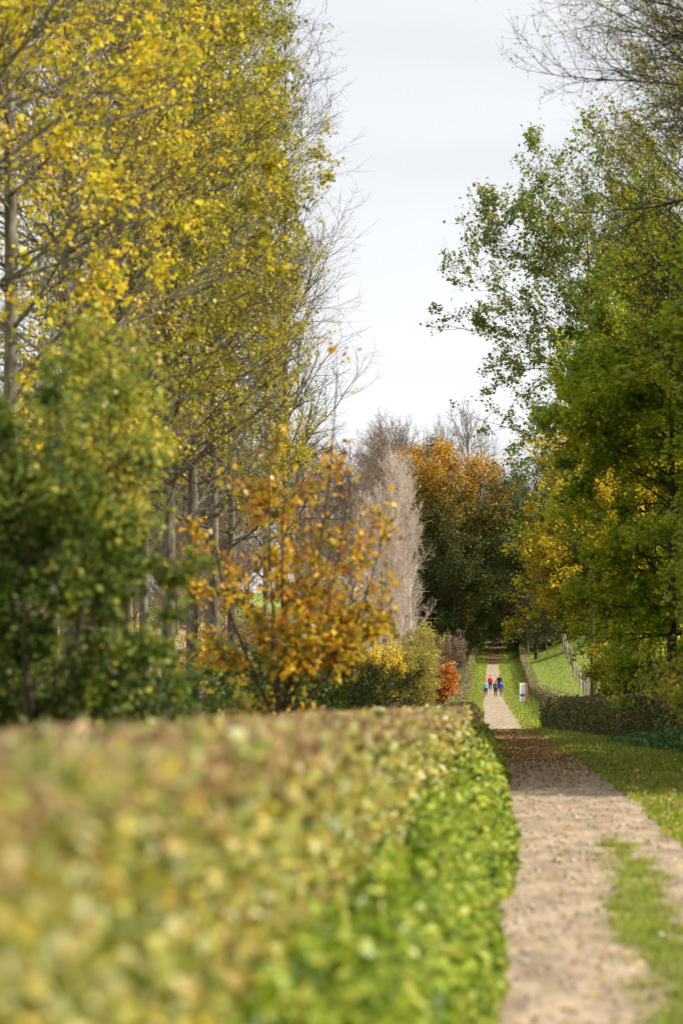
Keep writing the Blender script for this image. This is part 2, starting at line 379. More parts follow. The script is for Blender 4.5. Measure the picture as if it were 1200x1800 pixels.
M['meadow'] = simplemat('dry_meadow', [(.3, (.17, .15, .05)), (.5, (.38, .28, .17)), (.7, (.50, .37, .26))], .5, bump=.5, bscale=3, bdist=.1)
strip(60, 560, 4, lambda d: xc(d) - 3.4 - (24 + d * .16), lambda d: xc(d) - 4.3, .03, 'dry_meadow', M['meadow'], 20)

# ------------------------------------------------------------------ blades (grass)
def blades(r, x, y, h, w, lean=.5):
    n = len(x); z = gz(x, np.maximum(y, 0))
    p = np.stack([x, y, z], -1)
    a = r.random(n) * 6.283; d = np.stack([np.cos(a), np.sin(a), 0 * a], -1)
    s = np.stack([-np.sin(a), np.cos(a), 0 * a], -1)
    ln = (lean * r.random(n))[:, None]; H = h[:, None]; up = np.array([0, 0, 1.0])
    W = w[:, None]
    V = np.stack([p - s * W, p + s * W, p + s * W * .7 + up * H * .6 + d * H * ln * .35, p - s * W * .7 + up * H * .6 + d * H * ln * .35,
                  p + s * W * .05 + up * H * (1 - .3 * ln) + d * H * ln, p - s * W * .05 + up * H * (1 - .3 * ln) + d * H * ln], 1).reshape(-1, 3)
    b = np.arange(n)[:, None] * 6
    F = np.concatenate([b + [[0, 1, 2, 3]], b + [[3, 2, 4, 5]]], 1).reshape(-1, 4)
    return V, F

def sampleD(r, n, D0, D1, near_pow=1.0):
    """denser near the camera (as 1/D**near_pow)"""
    u = r.random(n)
    if near_pow == 1.0: return D0 * (D1 / D0) ** u
    e = 1 - near_pow; return (D0 ** e + u * (D1 ** e - D0 ** e)) ** (1 / e)

def grass_zone(r, n, D0, D1, lfn, rfn, h0, w0, edge=0.0, npow=1.0, hn=.5):
    D = sampleD(r, n, D0, D1, npow); u = r.random(n)
    a, b = lfn(D), rfn(D); x = a + (b - a) * u
    g = .5 + .5 * grid_noise(x, D, 3, 1.3)
    sc = (D / 60) ** .5 if npow > 0 else 1
    h = h0 * (.5 + .8 * r.random(n)) * (1 - hn + hn * 1.4 * g) * (np.clip(sc, .8, 1.6) if npow > 0 else 1)
    return blades(r, x, D, h, w0 * (.6 + .8 * r.random(n)) * np.clip(D / 60, .5, 4))

r = np.random.default_rng(11)
parts = []
parts.append(grass_zone(r, 70000, 40, 170, lambda d: pr(d) - .06, lambda d: xc(d) + 1.15 + .5 + 3.4 + .01 * d, .13, .010))
parts.append(grass_zone(r, 9000, 40, 170, lambda d: pr(d) - .1, lambda d: pr(d) + .12, .10, .010))
parts.append(grass_zone(r, 16000, 20, 172, lambda d: pl(d) - .25, lambda d: pl(d) + .10, .15, .009))
parts.append(grass_zone(r, 26000, 214, 640, lambda d: pr(d) - .05, lambda d: xc(d) + 3.9, .20, .008))
parts.append(grass_zone(r, 14000, 214, 640, lambda d: xc(d) - 2.4, lambda d: pl(d) + .06, .20, .008))
parts.append(grass_zone(r, 26000, 320, 640, lambda d: xc(d) + 5.2, lambda d: xc(d) + 22, .15, .007))
# centre strip of the near track, broken up into tufts
D = sampleD(r, 90000, 18, 50, 1.0); x = pl(D) + (.60 + .085 * r.normal(size=len(D))) * 2.3
k = (grid_noise(x * 1.3, D * .6, 9, 2.2) + .35 * r.normal(size=len(D)) + .22 - .035 * np.maximum(0, D - 31) - .5 * np.abs((x - pl(D)) / 2.3 - .6) / .17) > 0
x, D = x[k], D[k]
parts.append(blades(r, x, D, .085 * (.3 + 1.1 * r.random(len(x))), .005 * (.6 + .8 * r.random(len(x))), 1.2))
D = sampleD(r, 60000, 18, 72, 1.0); x = pl(D) + r.random(len(D)) * 2.3
k = grid_noise(x * 1.1, D * .5, 21, 2.6) + .3 * r.normal(size=len(D)) > 1.0; x, D = x[k], D[k]
parts.append(blades(r, x, D, .04 * (.5 + r.random(len(x))), .006 * (.6 + .8 * r.random(len(x))), 1.2))
Vg, Fg = merge(parts); q = Vg[Fg[::2, 0]]
gd = (r.random(len(q)) < .09 + .20 * np.clip(grid_noise(q[:, 0] * 1.5, q[:, 1] * .7, 77, 1.2), 0, 1)).astype(int)
tag(add('grass', mesh('grass', Vg, Fg, [M['grass'], M['dry']], np.repeat(gd, 2))), kind='stuff', label='short bright green grass on the verges and down the middle of the track')

parts = []
D = sampleD(r, 42000, 110, 420, .6); u = r.random(len(D)) ** 1.4; x = xc(D) - 4.2 - u * (14 + D * .1)
parts.append(blades(r, x, D, (.35 + .6 * r.random(len(D))) * (.5 + .5 * (D / 200).clip(0, 1.5)), .008 + .00006 * D, .45))
D = 180 + 60 * r.random(16000); x = xc(D) - 3.6 - 4.5 * r.random(len(D))
parts.append(blades(r, x, D, (.35 + .55 * r.random(len(D))), .012 + 0 * D, .5))
tag(add('dry_grass', mesh('dry_grass', *merge(parts), M['dry'])), kind='stuff', label='tall straw coloured dry grass behind the hedge and under the poplars')

# fallen leaves
def ground_leaves(r, D, x, size):
    z = gz(x, D) + .03 + .03 * r.random(len(x))
    return leaf_quads(np.stack([x, D, z], -1), size, r, 1.6, .8, .25)
n = 42000; D = 72 + (168 - 72) * r.random(n) ** .62
x = pl(D) - .25 + (pw(D) + .5) * r.random(n)
k = r.random(n) < (.25 + .75 * sm(80, 125, D)) ; D, x = D[k], x[k]
p1 = ground_leaves(r, D, x, .07 * (.6 + .7 * r.random(len(D))))
n = 1300; D = sampleD(r, n, 19, 74, 1.0); x = pl(D) + 2.3 * r.random(n)
p4 = ground_leaves(r, D, x, .055 * (.6 + .7 * r.random(n)))
n = 5000; D = 560 + 110 * r.random(n); x = pl(D) - .6 + (pw(D) + 1.2) * r.random(n)
p2 = ground_leaves(r, D, x, .16 * (.6 + .7 * r.random(n)))
n = 2300; D = 48 + 115 * r.random(n); x = pr(D) + np.abs(r.normal(size=n)) * 1.1
p3 = ground_leaves(r, D, x, .08 * (.6 + .7 * r.random(n))); p3[0][:, 2] += .06
tag(add('fallen_leaves', mesh('fallen_leaves', *merge([p1, p2, p3, p4]), M['fallen'])), kind='stuff', label='brown and ochre fallen leaves lying on the shaded track')

# loose stones on the near track
n = 3600; D = sampleD(r, n, 17, 110, 1.0); x = pl(D) + 2.3 * r.random(n)
s = (.006 + .026 * r.random(n) ** 4) * (1 + D / 160)
oc = np.array([[1, 0, 0], [0, 1, 0], [-1, 0, 0], [0, -1, 0], [0, 0, .6], [0, 0, -.6]])
jit = 1 + .35 * r.normal(size=(n, 6, 1))
V = np.stack([x, D, gz(x, D) + .02 + s * .3], -1)[:, None, :] + oc[None] * jit * s[:, None, None]
f0 = np.array([[0, 1, 4], [1, 2, 4], [2, 3, 4], [3, 0, 4], [1, 0, 5], [2, 1, 5], [3, 2, 5], [0, 3, 5]])
F = (np.arange(n)[:, None, None] * 6 + f0[None]).reshape(-1, 3)
M['stone'] = simplemat('pale_stone', [(.3, (.30, .25, .19)), (.7, (.60, .54, .46))], 9)
tag(add('loose_stones', mesh('loose_stones', V.reshape(-1, 3), F, M['stone'], smooth=False)), kind='stuff', label='pale loose stones scattered on the near part of the track')

# ------------------------------------------------------------------ hedges
def core_box(lf, rf, hf, D0, D1, step, inset, seed):
    d = np.arange(D0 + inset, D1 - inset + .01, step); n = len(d)
    a, b = lf(d) + inset, rf(d) - inset; h = hf(d) - inset * .8
    j = lambda s: .05 * grid_noise(d, d * 0, seed + s, 3)
    prof = []
    for (x, zz) in ((a, 0), (a, .5), (a, 1), ((a + b) / 2, 1), (b, 1), (b, .5), (b, 0)):
        g = gz(x, d)
        prof.append(np.stack([x + j(len(prof)) * (1 if x is not a else -1), d, g + h * zz - .02 + (j(9 + len(prof)) if zz == 1 else 0)], -1))
    P = np.stack(prof, 1); V = P.reshape(-1, 3); c = 7
    i = (np.arange(n - 1)[:, None] * c + np.arange(c - 1)[None, :]).ravel()
    F = [np.stack([i, i + 1, i + 1 + c, i + c], -1)]
    e = (n - 1) * c
    F.append(np.array([[0, 1, 5, 6], [1, 2, 4, 5], [e, e + 6, e + 5, e + 1], [e + 1, e + 5, e + 4, e + 2]]))
    return V, np.concatenate(F)

def hedge(name, label, lf, rf, hf, D0, D1, n, ls, mats, ptop, npow, seed, coremat, faces=(.35, .40, .08, .0), rough=.07, lgrow=60., twn=0, group=None, loc=None):
    """faces: shares for top, right side, left side, (rest) the two ends"""
    r = np.random.default_rng(seed)
    Dm = (D0 + D1) / 2; ox = float(xc(Dm)); org = np.array([(float(lf(np.array(D0))) + float(rf(np.array(D0)))) / 2, D0, float(gz(float(lf(np.array(D0))), D0))])
    root = empty(name, org); tag(root, label, 'hedge', group)
    V, F = core_box(lf, rf, hf, D0, D1, max(.25, (D1 - D0) / 400), .16, seed)
    add('hedge_core', mesh('hedge_core', V - org, F, coremat), root)
    def sample(n):
        D = sampleD(r, n, D0, D1, npow) if npow > 0 else D0 + (D1 - D0) * r.random(n)
        f = r.random(n); top = f < faces[0]; rt = (~top) & (f < faces[0] + faces[1]); lt = (~top) & (~rt) & (f < sum(faces[:3]))
        end = ~(top | rt | lt)
        a, b, h = lf(D), rf(D), hf(D)
        u = r.random(n); v = r.random(n) ** .8
        inn = r.exponential(1., n) * rough - rough * .9
        x = np.where(top | end, a + (b - a) * u, np.where(rt, b - inn, a + inn))
        z = np.where(top, h - inn, h * v)
        # rounded shoulders
        sh = np.minimum(.12, .25 * (z / h) ** 8); x = np.where(rt, x - sh, np.where(lt, x + sh, x))
        # in clumps
        g = grid_noise(x * 2 + z * 3, D * 1.0, seed, 2.2)
        x = x + np.where(rt, .05, np.where(lt, -.05, 0)) * g; z = z + np.where(top, .045, 0) * g
        Dn = np.where(end, np.where(r.random(n) < .6, D0 + inn, D1 - inn), D)
        z = np.where(end, hf(Dn) * v, z)
        ae, be = lf(Dn), rf(Dn); x = np.where(end, ae + (be - ae) * u, x)
        return x, Dn, gz(x, Dn) + z, top, z / h
    x, D, z, top, zr = sample(n)
    size = ls * (1 + D / lgrow) * (.6 + .8 * r.random(n)) if lgrow else ls * (.6 + .8 * r.random(n))
    V, F = leaf_quads(np.stack([x, D, z], -1) - org, size, r, .35, .7, .18)
    pb = np.where(top, ptop, ptop * .9 * sm(.90, 1.0, zr) + ptop * .06) * (.6 + .8 * (grid_noise(x * 2, D, seed + 3, 1.4) > 0))
    pb = pb * (.6 + .4 * sm(7, 14, D)) if D0 < 10 else pb
    mi = (r.random(n) < pb).astype(int) if len(mats) > 1 else np.zeros(n, int)
    add('foliage', mesh('foliage', V, F, mats, mi), root)
    if twn:
        x, D, z, top, zr = sample(twn)
        P = np.empty((twn, 4, 3)); P[:, 0] = np.stack([x, D, z], -1) - org
        d = nrm(r.normal(size=(twn, 3)) + np.array([0, 0, 1.1]))
        for k in range(1, 4):
            d = nrm(d + .25 * r.normal(size=(twn, 3))); P[:, k] = P[:, k - 1] + d * (.02 + .055 * r.random((twn, 1)) ** 3)
        add('twigs', mesh('twigs', *tubes(P, np.full((twn, 4), .0022) * (1 + D / 60)[:, None], 3), M['twig']), root)
    return root

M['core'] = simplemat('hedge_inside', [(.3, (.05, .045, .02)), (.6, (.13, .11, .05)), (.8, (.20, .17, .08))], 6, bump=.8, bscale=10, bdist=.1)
hl = lambda d: -2.2 + .05 * np.asarray(d, float)
hr = lambda d: np.minimum(-1.15 + .05 * np.asarray(d, float), pl(np.asarray(d, float)) - .55) + .05 * grid_noise(np.asarray(d, float), 0 * np.asarray(d, float), 31, 1.2)
hh_ = lambda d: np.interp(d, [0, 16, 40, 63, 100, 130], [1.78, 1.77, 1.63, 1.48, 1.27, 1.2]) + .02 * grid_noise(np.asarray(d, float), 0 * np.asarray(d, float), 33, .9)
hedge('clipped_hedge', 'long clipped hedge with mixed green, yellow and brown leaves filling the left foreground', hl, hr, hh_, 4.5, 116, 165000, .052,
      [M['lf_hedge'], M['lf_hedge_brown']], .58, 1.25, 41, M['core'], faces=(.36, .52, .06), rough=.08, lgrow=45., twn=9000)
# far hedges beside the rising path
hedge('clipped_hedge', 'narrow flat-topped tan hedge left of the far path beside the walkers',
      lambda d: xc(d) - 2.55 - .75, lambda d: xc(d) - 2.55 + 0 * np.asarray(d, float), lambda d: 1.25 + .02 * grid_noise(np.asarray(d, float), 0 * np.asarray(d, float), 5, .5),
      206, 640, 60000, .13, [M['lf_hedge_far'], M['lf_hedge_dull']], .3, .8, 43, M['core'], faces=(.45, .4, .1), rough=.06, lgrow=0)
hedge('clipped_hedge', 'flat-topped tan hedge right of the far path behind the white sign',
      lambda d: xc(d) + 4.0 + 0 * np.asarray(d, float), lambda d: xc(d) + 4.9 + 0 * np.asarray(d, float), lambda d: 1.35 + .02 * grid_noise(np.asarray(d, float), 0 * np.asarray(d, float), 6, .5),
      228, 640, 70000, .13, [M['lf_hedge_far'], M['lf_hedge_dull']], .3, .8, 44, M['core'], faces=(.42, .1, .42), rough=.06, lgrow=0)
# dark hedge near right: runs nearly along the track, swinging away from it towards the camera
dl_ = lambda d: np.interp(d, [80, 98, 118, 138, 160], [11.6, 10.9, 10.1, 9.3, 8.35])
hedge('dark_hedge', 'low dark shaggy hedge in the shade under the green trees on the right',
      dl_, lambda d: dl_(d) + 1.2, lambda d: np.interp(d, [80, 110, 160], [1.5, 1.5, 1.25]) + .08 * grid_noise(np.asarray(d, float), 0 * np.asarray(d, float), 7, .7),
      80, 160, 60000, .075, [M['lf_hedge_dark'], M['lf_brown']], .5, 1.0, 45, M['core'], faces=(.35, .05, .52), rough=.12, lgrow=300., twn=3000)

# ------------------------------------------------------------------ nettles
def nettles(name, label, lf, rf, hfn, D0, D1, n, ls, mat_, npow, seed, lgrow=50., upb=.55):
    r = np.random.default_rng(seed); D = sampleD(r, n, D0, D1, npow); u = r.random(n); a, b = lf(D), rf(D); x = a + (b - a) * u
    g = .5 + .5 * grid_noise(x, D, seed, 2.2)
    env = np.minimum(1, np.minimum(u * 7 + .25, (1 - u) * 3.0 + .08))
    h = hfn(D) * (.5 + .75 * g) * env
    z = gz(x, D) + h * (1 - r.random(n) ** 1.8 * .9)
    V, F = leaf_quads(np.stack([x, D, z], -1), ls * (1 + D / lgrow) * (.6 + .8 * r.random(n)), r, upb, .6, .2)
    ns = n // 40; k = r.choice(n, ns); sx_, sD, sz = x[k], D[k], z[k]
    P = np.stack([np.stack([sx_, sD, gz(sx_, sD)], -1), np.stack([sx_ + .02, sD, (gz(sx_, sD) + sz) / 2], -1), np.stack([sx_, sD, sz], -1)], 1)
    V2, F2 = tubes(P, np.full((ns, 3), .004) * (1 + sD / 50)[:, None], 3)
    VV, FF = merge([(V, F), (V2, F2)])
    return tag(add(name, mesh(name, VV, FF, mat_)), label=label, kind='stuff')
nettles('nettles', 'bright green nettles and weeds growing between the long hedge and the track',
        lambda d: hr(d) - .25, lambda d: pl(d) + .05, lambda d: np.interp(d, [0, 15, 40, 70, 120, 170], [.75, .85, .85, .8, .6, .35]), 6, 150, 150000, .056, M['lf_nettle'], 1.15, 51)
nettles('weeds', 'dull green nettles at the foot of the shady hedge on the right',
        lambda d: dl_(d) - 1.3, lambda d: dl_(d) + .1, lambda d: np.interp(d, [70, 110, 130], [.75, .6, .05]), 70, 125, 26000, .055, M['lf_nettle_dark'], 1.0, 52, 80.)
nettles('tall_weeds', 'green weeds on the bank along the far hedges',
        lambda d: xc(d) + 2.6, lambda d: xc(d) + 4.0, lambda d: .45 + 0 * d, 222, 600, 16000, .09, M['lf_nettle'], .5, 53, 1e6)
nettles('tall_weeds', 'lush yellow-green weeds at the near end of the far left hedge',
        lambda d: xc(d) - 3.6, lambda d: xc(d) - 1.3, lambda d: .5 + 0 * d, 196, 236, 5000, .09, M['lf_nettle'], .0001, 54, 1e6)

# ------------------------------------------------------------------ trees
def tree_arrays(r, H, r0, shape, h0, n1, n2, n3, ang, up1=.06, lean=(0, 0), trunk_K=14, wig=.035, l2=.42, l3=.35, leaves=0, ls=.1, spread=.12,
                n1rr=.42, tw=.008, stems=None, upb=.4, leaf_levels=(2, 3), keep=None, wr=.75, leafbit=.2, up2=.05, topfrac=1.0):
    """returns wood (V,F) and leaf (V,F).  shape(t) -> crown radius at relative height t in 0..1 above h0."""
    if stems is None:
        P = np.zeros((1, trunk_K, 3)); tt = np.linspace(0, 1, trunk_K)
        P[0, :, 2] = tt * H; P[0, :, 0] = lean[0] * tt + np.cumsum(r.normal(size=trunk_K)) * wig * .5; P[0, :, 1] = lean[1] * tt + np.cumsum(r.normal(size=trunk_K)) * wig * .5
        P[0, :, :2] -= P[0, 0, :2]
        R = (r0 * (1 - tt * .93))[None, :]; R[0, 0] *= 1.35
    else:
        P, R = stems
    top = P[:, :, 2].max()
    t0 = h0 / H
    def L1(plen, t):
        s = np.clip((t * H - h0) / (H - h0), 0, 1); return shape(s) / .85
    W = [tubes(P, R, 9)]
    lv = {}
    b1, q1 = spawn(r, P, R, n1, t0, .985, (lambda t: ang(np.clip((t * H - h0) / (H - h0), 0, 1))), L1, 8, up1, .10, n1rr, .12, rmin=tw * 1.8, weight=stems is None, tpow=.9)
    q1 = np.minimum(q1, R.max() * .5); lv[1] = b1; W.append(tubes(b1, q1, 5))
    b2, q2 = spawn(r, b1, q1, n2, .15, 1, (42, 14), lambda p, t: p * l2 * (1.15 - .6 * t), 6, up2, .14, .6, .2, rmin=tw); lv[2] = b2; W.append(tubes(b2, q2, 4))
    if n3:
        b3, q3 = spawn(r, b2, q2, n3, .2, 1, (42, 16), lambda p, t: np.maximum(p * l3, .25) * (1.2 - .5 * t), 4, up2, .16, .65, .3, rmin=tw * .7); lv[3] = b3; W.append(tubes(b3, q3, 3))
    lf = None
    if leaves:
        lf = leaves_on(r, [lv[k] for k in leaf_levels if k in lv], leaves, ls, spread, leafbit, upb, .3, wr, keep)
    return merge(W), lf

def tree(name, label, x, D, wood, lf, bark, lmat, group=None, rz=0., z=None, cat='tree', sc=(1, 1, 1), crown='crown'):
    root = empty(name, (x, D, float(gz(x, D)) - .05 if z is None else z), rz); root.scale = sc
    tag(root, label, cat, group)
    add('trunk', mesh('trunk', *wood, bark), root)
    if lf is not None: add(crown, mesh(crown, *lf, lmat), root)
    return root

def T(px, D): return px2x(px, D)

# --- poplars in the left row
def popl(seed, H=30., leaves=36000, ls=.09, r0=.19, rad=3.0, h0=5.5, n1=110, lowleaf=0.):
    r = np.random.default_rng(seed)
    shp = lambda s: rad * np.interp(s, [0, .12, .4, .75, 1], [.75, 1.0, 1.0, .7, .2])
    keep = lambda p: (r.random(len(p)) < np.clip((p[:, 2] - lowleaf) / 3.5, .05, 1) * np.clip(.8 + .9 * grid_noise(p[:, 0] * 1.0 + p[:, 1] * .7, p[:, 2] * .8 + p[:, 1] * .5, seed, .6), .12, 1))
    return tree_arrays(r, H, r0, shp, h0, n1, 1000, 3800, lambda s: 76 - 38 * s, .07, leaves=leaves, ls=ls, spread=.10, leaf_levels=(3,), n1rr=.36, tw=.009, keep=keep, wr=.9)
w1, l1 = popl(101, lowleaf=6); w2, l2 = popl(102, 29, lowleaf=7); w3, l3 = popl(103, 31, leaves=40000, ls=.1, rad=4.6, h0=4.5, lowleaf=4)
PG = 'poplars standing in a row behind the long hedge'
pA = tree('poplar_tree', 'poplar with straight grey trunk, nearest and leftmost of the three close trunks', T(340, 107), 107, w1, l1, M['bark_poplar'], M['lf_poplar'], PG)
pB = tree('poplar_tree', 'grey poplar trunk at the left edge of the orange sapling, middle of three', T(374, 118), 118, w2, l2, M['bark_poplar'], M['lf_poplar'], PG)
copy_tree(pA, 'poplar trunk partly hidden by the orange sapling, third of three close trunks', (T(406, 135), 135, float(gz(T(406, 135), 135)) - .05), 2.1, (1, 1, 1.05))
copy_tree(pB, 'slimmer poplar rising behind the orange sapling at the right end of the row', (T(468, 168), 168, float(gz(T(468, 168), 168)) - .05), 3.9, (.8, .8, 1.1))
copy_tree(pB, 'poplar trunk half hidden behind the pale green sapling, left of the three close trunks', (T(296, 96), 96, -.05), 1.2, (1, 1, 1))
copy_tree(pA, 'poplar trunk seen through gaps between the dark green bush and the close trunks', (T(215, 92), 92, -.05), 4.4, (1, 1, .98))
copy_tree(pB, 'poplar trunk standing behind the right side of the dark green bush', (T(252, 128), 128, -.05), 5.2, (1, 1, 1))
copy_tree(pA, 'poplar trunk standing in the second row behind the dark green bush', (T(130, 104), 104, -.05), 3.1, (1.1, 1.1, 1))
pC = tree('poplar_tree', 'big yellow-leaved poplar at the left edge with trunk above the dark green bush', T(22, 76), 76, w3, l3, M['bark_poplar'], M['lf_poplar_y'], PG)
pD = copy_tree(pC, 'nearest bright yellow poplar whose limbs reach in across the upper left corner', (T(-190, 62), 62, -.05), 2.5, (1.1, 1.1, 1))
copy_tree(pC, 'yellow poplar crown hanging above the pale green sapling at upper left', (T(120, 84), 84, -.05), 1.7, (.9, .9, 1))
# bare-topped poplar behind the row, twigs against the sky
r = np.random.default_rng(120)
w, _ = tree_arrays(r, 37, .2, lambda s: 4.5 * np.interp(s, [0, .3, .8, 1], [.8, 1, .75, .25]), 9, 90, 1100, 6000, lambda s: 50 - 14 * s, .10, tw=.011, l2=.55)
lf = leaves_on(r, [w[0][::9].reshape(1, -1, 3)[:, :0 + 900]], 10, .1) if False else None
tree('bare_poplar_tree', 'almost leafless tall tree at the right end of the poplar row, twigs against the sky', T(500, 190), 190, w, None, M['bark_dark'], None)

# --- saplings with bright yellow leaves behind the row
def sap(seed, H, rad, leaves, ls, n1=22, h0=.6, n2=160, n3=500, tw=.006, up=.1, ang=45):
    r = np.random.default_rng(seed)
    return tree_arrays(r, H, .05 + H * .006, lambda s: rad * np.interp(s, [0, .3, .7, 1], [.8, 1, .75, .25]), h0, n1, n2, n3, lambda s: ang - 12 * s, up, leaves=leaves, ls=ls, spread=.1, tw=tw)
sg = 'yellow saplings between the poplars and the shrubs'
w, l = sap(201, 4.6, 1.1, 3200, .12)
s1 = tree('yellow_sapling', 'yellow-leaved sapling seen between the two left close poplar trunks', T(322, 190), 190, w, l, M['bark_pale'], M['lf_yellow'], sg)
for (px, D, s, lb) in [(215, 180, 1.0, 'small yellow sapling seen in the gap right of the dark green bush'), (195, 200, .8, 'yellow sapling beside the dark green bush, furthest left of its kind'),
                       (352, 215, .95, 'yellow sapling between the second and third close poplar trunks'), (385, 230, 1.05, 'yellow sapling hidden behind the left side of the orange sapling'),
                       (610, 225, 1.1, 'yellow sapling at the right edge of the orange sapling'), (650, 215, 1.15, 'yellow sapling left of the yellow-green willow shrubs, middle of three'),
                       (685, 222, 1.1, 'yellow sapling touching the yellow-green willow shrubs')]:
    copy_tree(s1, lb, (T(px, D), D, float(gz(T(px, D), D)) - .05), px * .7, (s, s, s))

# --- dark green bush close on the left
def multi(r, n, H, spread, r0, K=9, base=.25):
    P = np.zeros((n, K, 3)); t = np.linspace(0, 1, K)
    a = np.arange(n) / n * 6.283 + r.random(n) * .8; q = spread * (.45 + .6 * r.random(n))
    hh = H * (.72 + .28 * r.random(n)); hh[0] = H; q[0] *= .3
    for i in range(n):
        rad = base * .4 + q[i] * t ** .8
        P[i, :, 0] = np.cos(a[i]) * rad + np.cumsum(r.normal(size=K)) * .03; P[i, :, 1] = np.sin(a[i]) * rad + np.cumsum(r.normal(size=K)) * .03
        P[i, :, 2] = hh[i] * t
    return P, r0 * (1 - .85 * t)[None, :] * (.8 + .4 * r.random((n, 1)))
r = np.random.default_rng(301)
st = multi(r, 9, 4.6, 1.0, .04)
w, l = tree_arrays(r, 4.6, .05, lambda s: .95 * np.interp(s, [0, .25, .6, .85, 1], [.9, 1.0, 1.0, .85, .5]), .25, 120, 700, 2200, lambda s: 60 - 15 * s, .04, stems=st, leaves=60000, ls=.064, spread=.05, tw=.004)
tree('green_bush', 'large dark green glossy bush close behind the hedge at the left edge', T(45, 34), 34, w, l, M['bark_dark'], M['lf_green_shrub'], cat='bush')
r = np.random.default_rng(302)
st = multi(r, 5, 2.5, .7, .03)
w, l = tree_arrays(r, 2.5, .05, lambda s: .8 * np.interp(s, [0, .4, 1], [1, 1, .5]), .2, 60, 360, 1100, lambda s: 60, .04, stems=st, leaves=11000, ls=.06, spread=.06, tw=.004)
tree('green_bush', 'lower dark green bush with drooping branches right of the large bush', T(235, 37), 37, w, l, M['bark_dark'], M['lf_green_shrub'], cat='bush')
w, l = sap(303, 6.0, 1.15, 10500, .062, n1=46, h0=1.8, n2=360, n3=1100, tw=.004, ang=55)
tree('pale_green_sapling', 'pale green slender sapling behind the dark green bush, below the yellow poplar leaves', T(205, 42), 42, w, l, M['bark_dark'], M['lf_light_green'])

# --- young oak
r = np.random.default_rng(311)
K = 10; t = np.linspace(0, 1, K)
fork = np.array([0.0, 0, 1.35]); S = []
for (ex, ey, ez) in [(.72, .1, 5.9), (-.2, .2, 5.2), (1.35, -.2, 3.9), (-1.0, .1, 4.6), (.2, -.5, 4.8), (1.0, .5, 4.9)]:
    e = np.array([ex, ey, ez]); c = fork + (e - fork) * np.array([.75, .75, .35])
    P = ((1 - t) ** 2)[:, None] * fork + (2 * t * (1 - t))[:, None] * c + (t ** 2)[:, None] * e
    P[1:] += np.cumsum(r.normal(size=(K - 1, 3)), 0) * .02; S.append(P)
tr = np.stack([t * .02 + .01 * np.sin(t * 5), t * 0, t * 1.38], -1)
S = np.stack([tr] + S); R = np.concatenate([[.05 * (1.2 - .3 * t)], np.stack([.03 * (1 - .8 * t)] * 6)])
w, l = tree_arrays(r, 5.4, .05, lambda s: 1.05 * np.interp(s, [0, .2, .5, .8, 1], [.9, 1.05, .85, .55, .35]), .35, 72, 420, 1150, lambda s: 52, .03, stems=(S, R), leaves=8200, ls=.092, spread=.07, tw=.004, n1rr=.5,
                   keep=lambda p: r.random(len(p)) < np.interp(p[:, 2], [0, 2.5, 3.6, 4.6, 5.6], [1, 1, .85, .6, .45]))
tree('oak_sapling', 'young oak sapling with orange and rusty leaves in front of the poplar trunks', T(488, 56), 56, w, l, M['bark_dark'], M['lf_oak'], sc=(1.12, 1.12, 1.14))

# --- low green undergrowth behind the hedge
r = np.random.default_rng(330); first = None
for (px, D, q, lb) in [(70, 47, 1.0, 'low dark bramble under the big green bush at the far left'), (175, 50, .85, 'low dark bramble under the big green bush, second from the left edge'),
                       (290, 52, .72, 'low bramble at the foot of the leftmost close poplar trunk'), (375, 66, .9, 'low bramble left of the orange sapling'),
                       (585, 72, .85, 'low bramble just right of the orange sapling stem'), (445, 64, 1.0, 'low bramble under the left boughs of the orange sapling')]:
    if first is None:
        st = multi(r, 8, 2.4, .9, .02); w, l = tree_arrays(r, 2.4, .04, lambda s: .75 + 0 * s, .1, 90, 420, 1100, lambda s: 60, .02, stems=st, leaves=15000, ls=.062, spread=.06, tw=.004)
        first = tree('bramble_bush', lb, T(px, D), D, w, l, M['bark_dark'], M['lf_green_shrub'], 'low brambles behind the long hedge', cat='bush')
    else: copy_tree(first, lb, (T(px, D), D, float(gz(T(px, D), D)) - .05), px * 1.0, (q, q, q))

# --- shrubs in the middle distance
def bush(seed, H, rad, leaves, ls, mat_, bark, label, px, D, name, tw=.01, ns=9, prof=((0, .3, .7, 1), (.8, 1, .8, .35)), up=.06, group=None, cat='bush', n1=130, n2=800, n3=2400, sp=.12, z=None):
    r = np.random.default_rng(seed); st = multi(r, ns, H * .92, rad * .75, .02 + H * .006)
    w, l = tree_arrays(r, H, .06, lambda s: rad * .7 * np.interp(s, *prof), .15, n1, n2, n3, lambda s: 46 - 12 * s, up, stems=st, leaves=leaves, ls=ls, spread=sp, tw=tw)
    return tree(name, label, T(px, D), D, w, l if leaves else None, bark, mat_, group=group, cat=cat, z=z)
bush(401, 6.6, 1.75, 13000, .12, M['lf_willow'], M['bark_brown'], 'tall yellow-green willow shrub behind the pale bare trees, the taller of two', 738, 262, 'willow_shrub')
bush(402, 4.9, 2.1, 15000, .11, M['lf_willow'], M['bark_brown'], 'rounded yellow-green willow shrub in front, the shorter of two', 722, 236, 'willow_shrub')
bush(403, 3.9, 1.25, 4800, .12, M['lf_red'], M['bark_brown'], 'vivid orange-red shrub beside the far left hedge', 781, 262, 'red_shrub')
bush(404, 1.6, .8, 1500, .09, M['lf_red'], M['bark_brown'], 'tiny red bush low between the poplar trunks', 395, 150, 'red_shrub', n1=50, n2=200, n3=500)
bush(405, 7.5, 1.7, 900, .16, M['lf_brown'], M['bark_brown'], 'brownish half-bare hazel at the left of the tunnel mouth', 800, 400, 'hazel_shrub', tw=.02, n1=110, n2=900, n3=2500)
bush(406, 5.5, 2.2, 3500, .16, M['lf_brown'], M['bark_brown'], 'dark brown thicket between the orange-red shrub and the far left hedge', 790, 470, 'thicket', tw=.02)
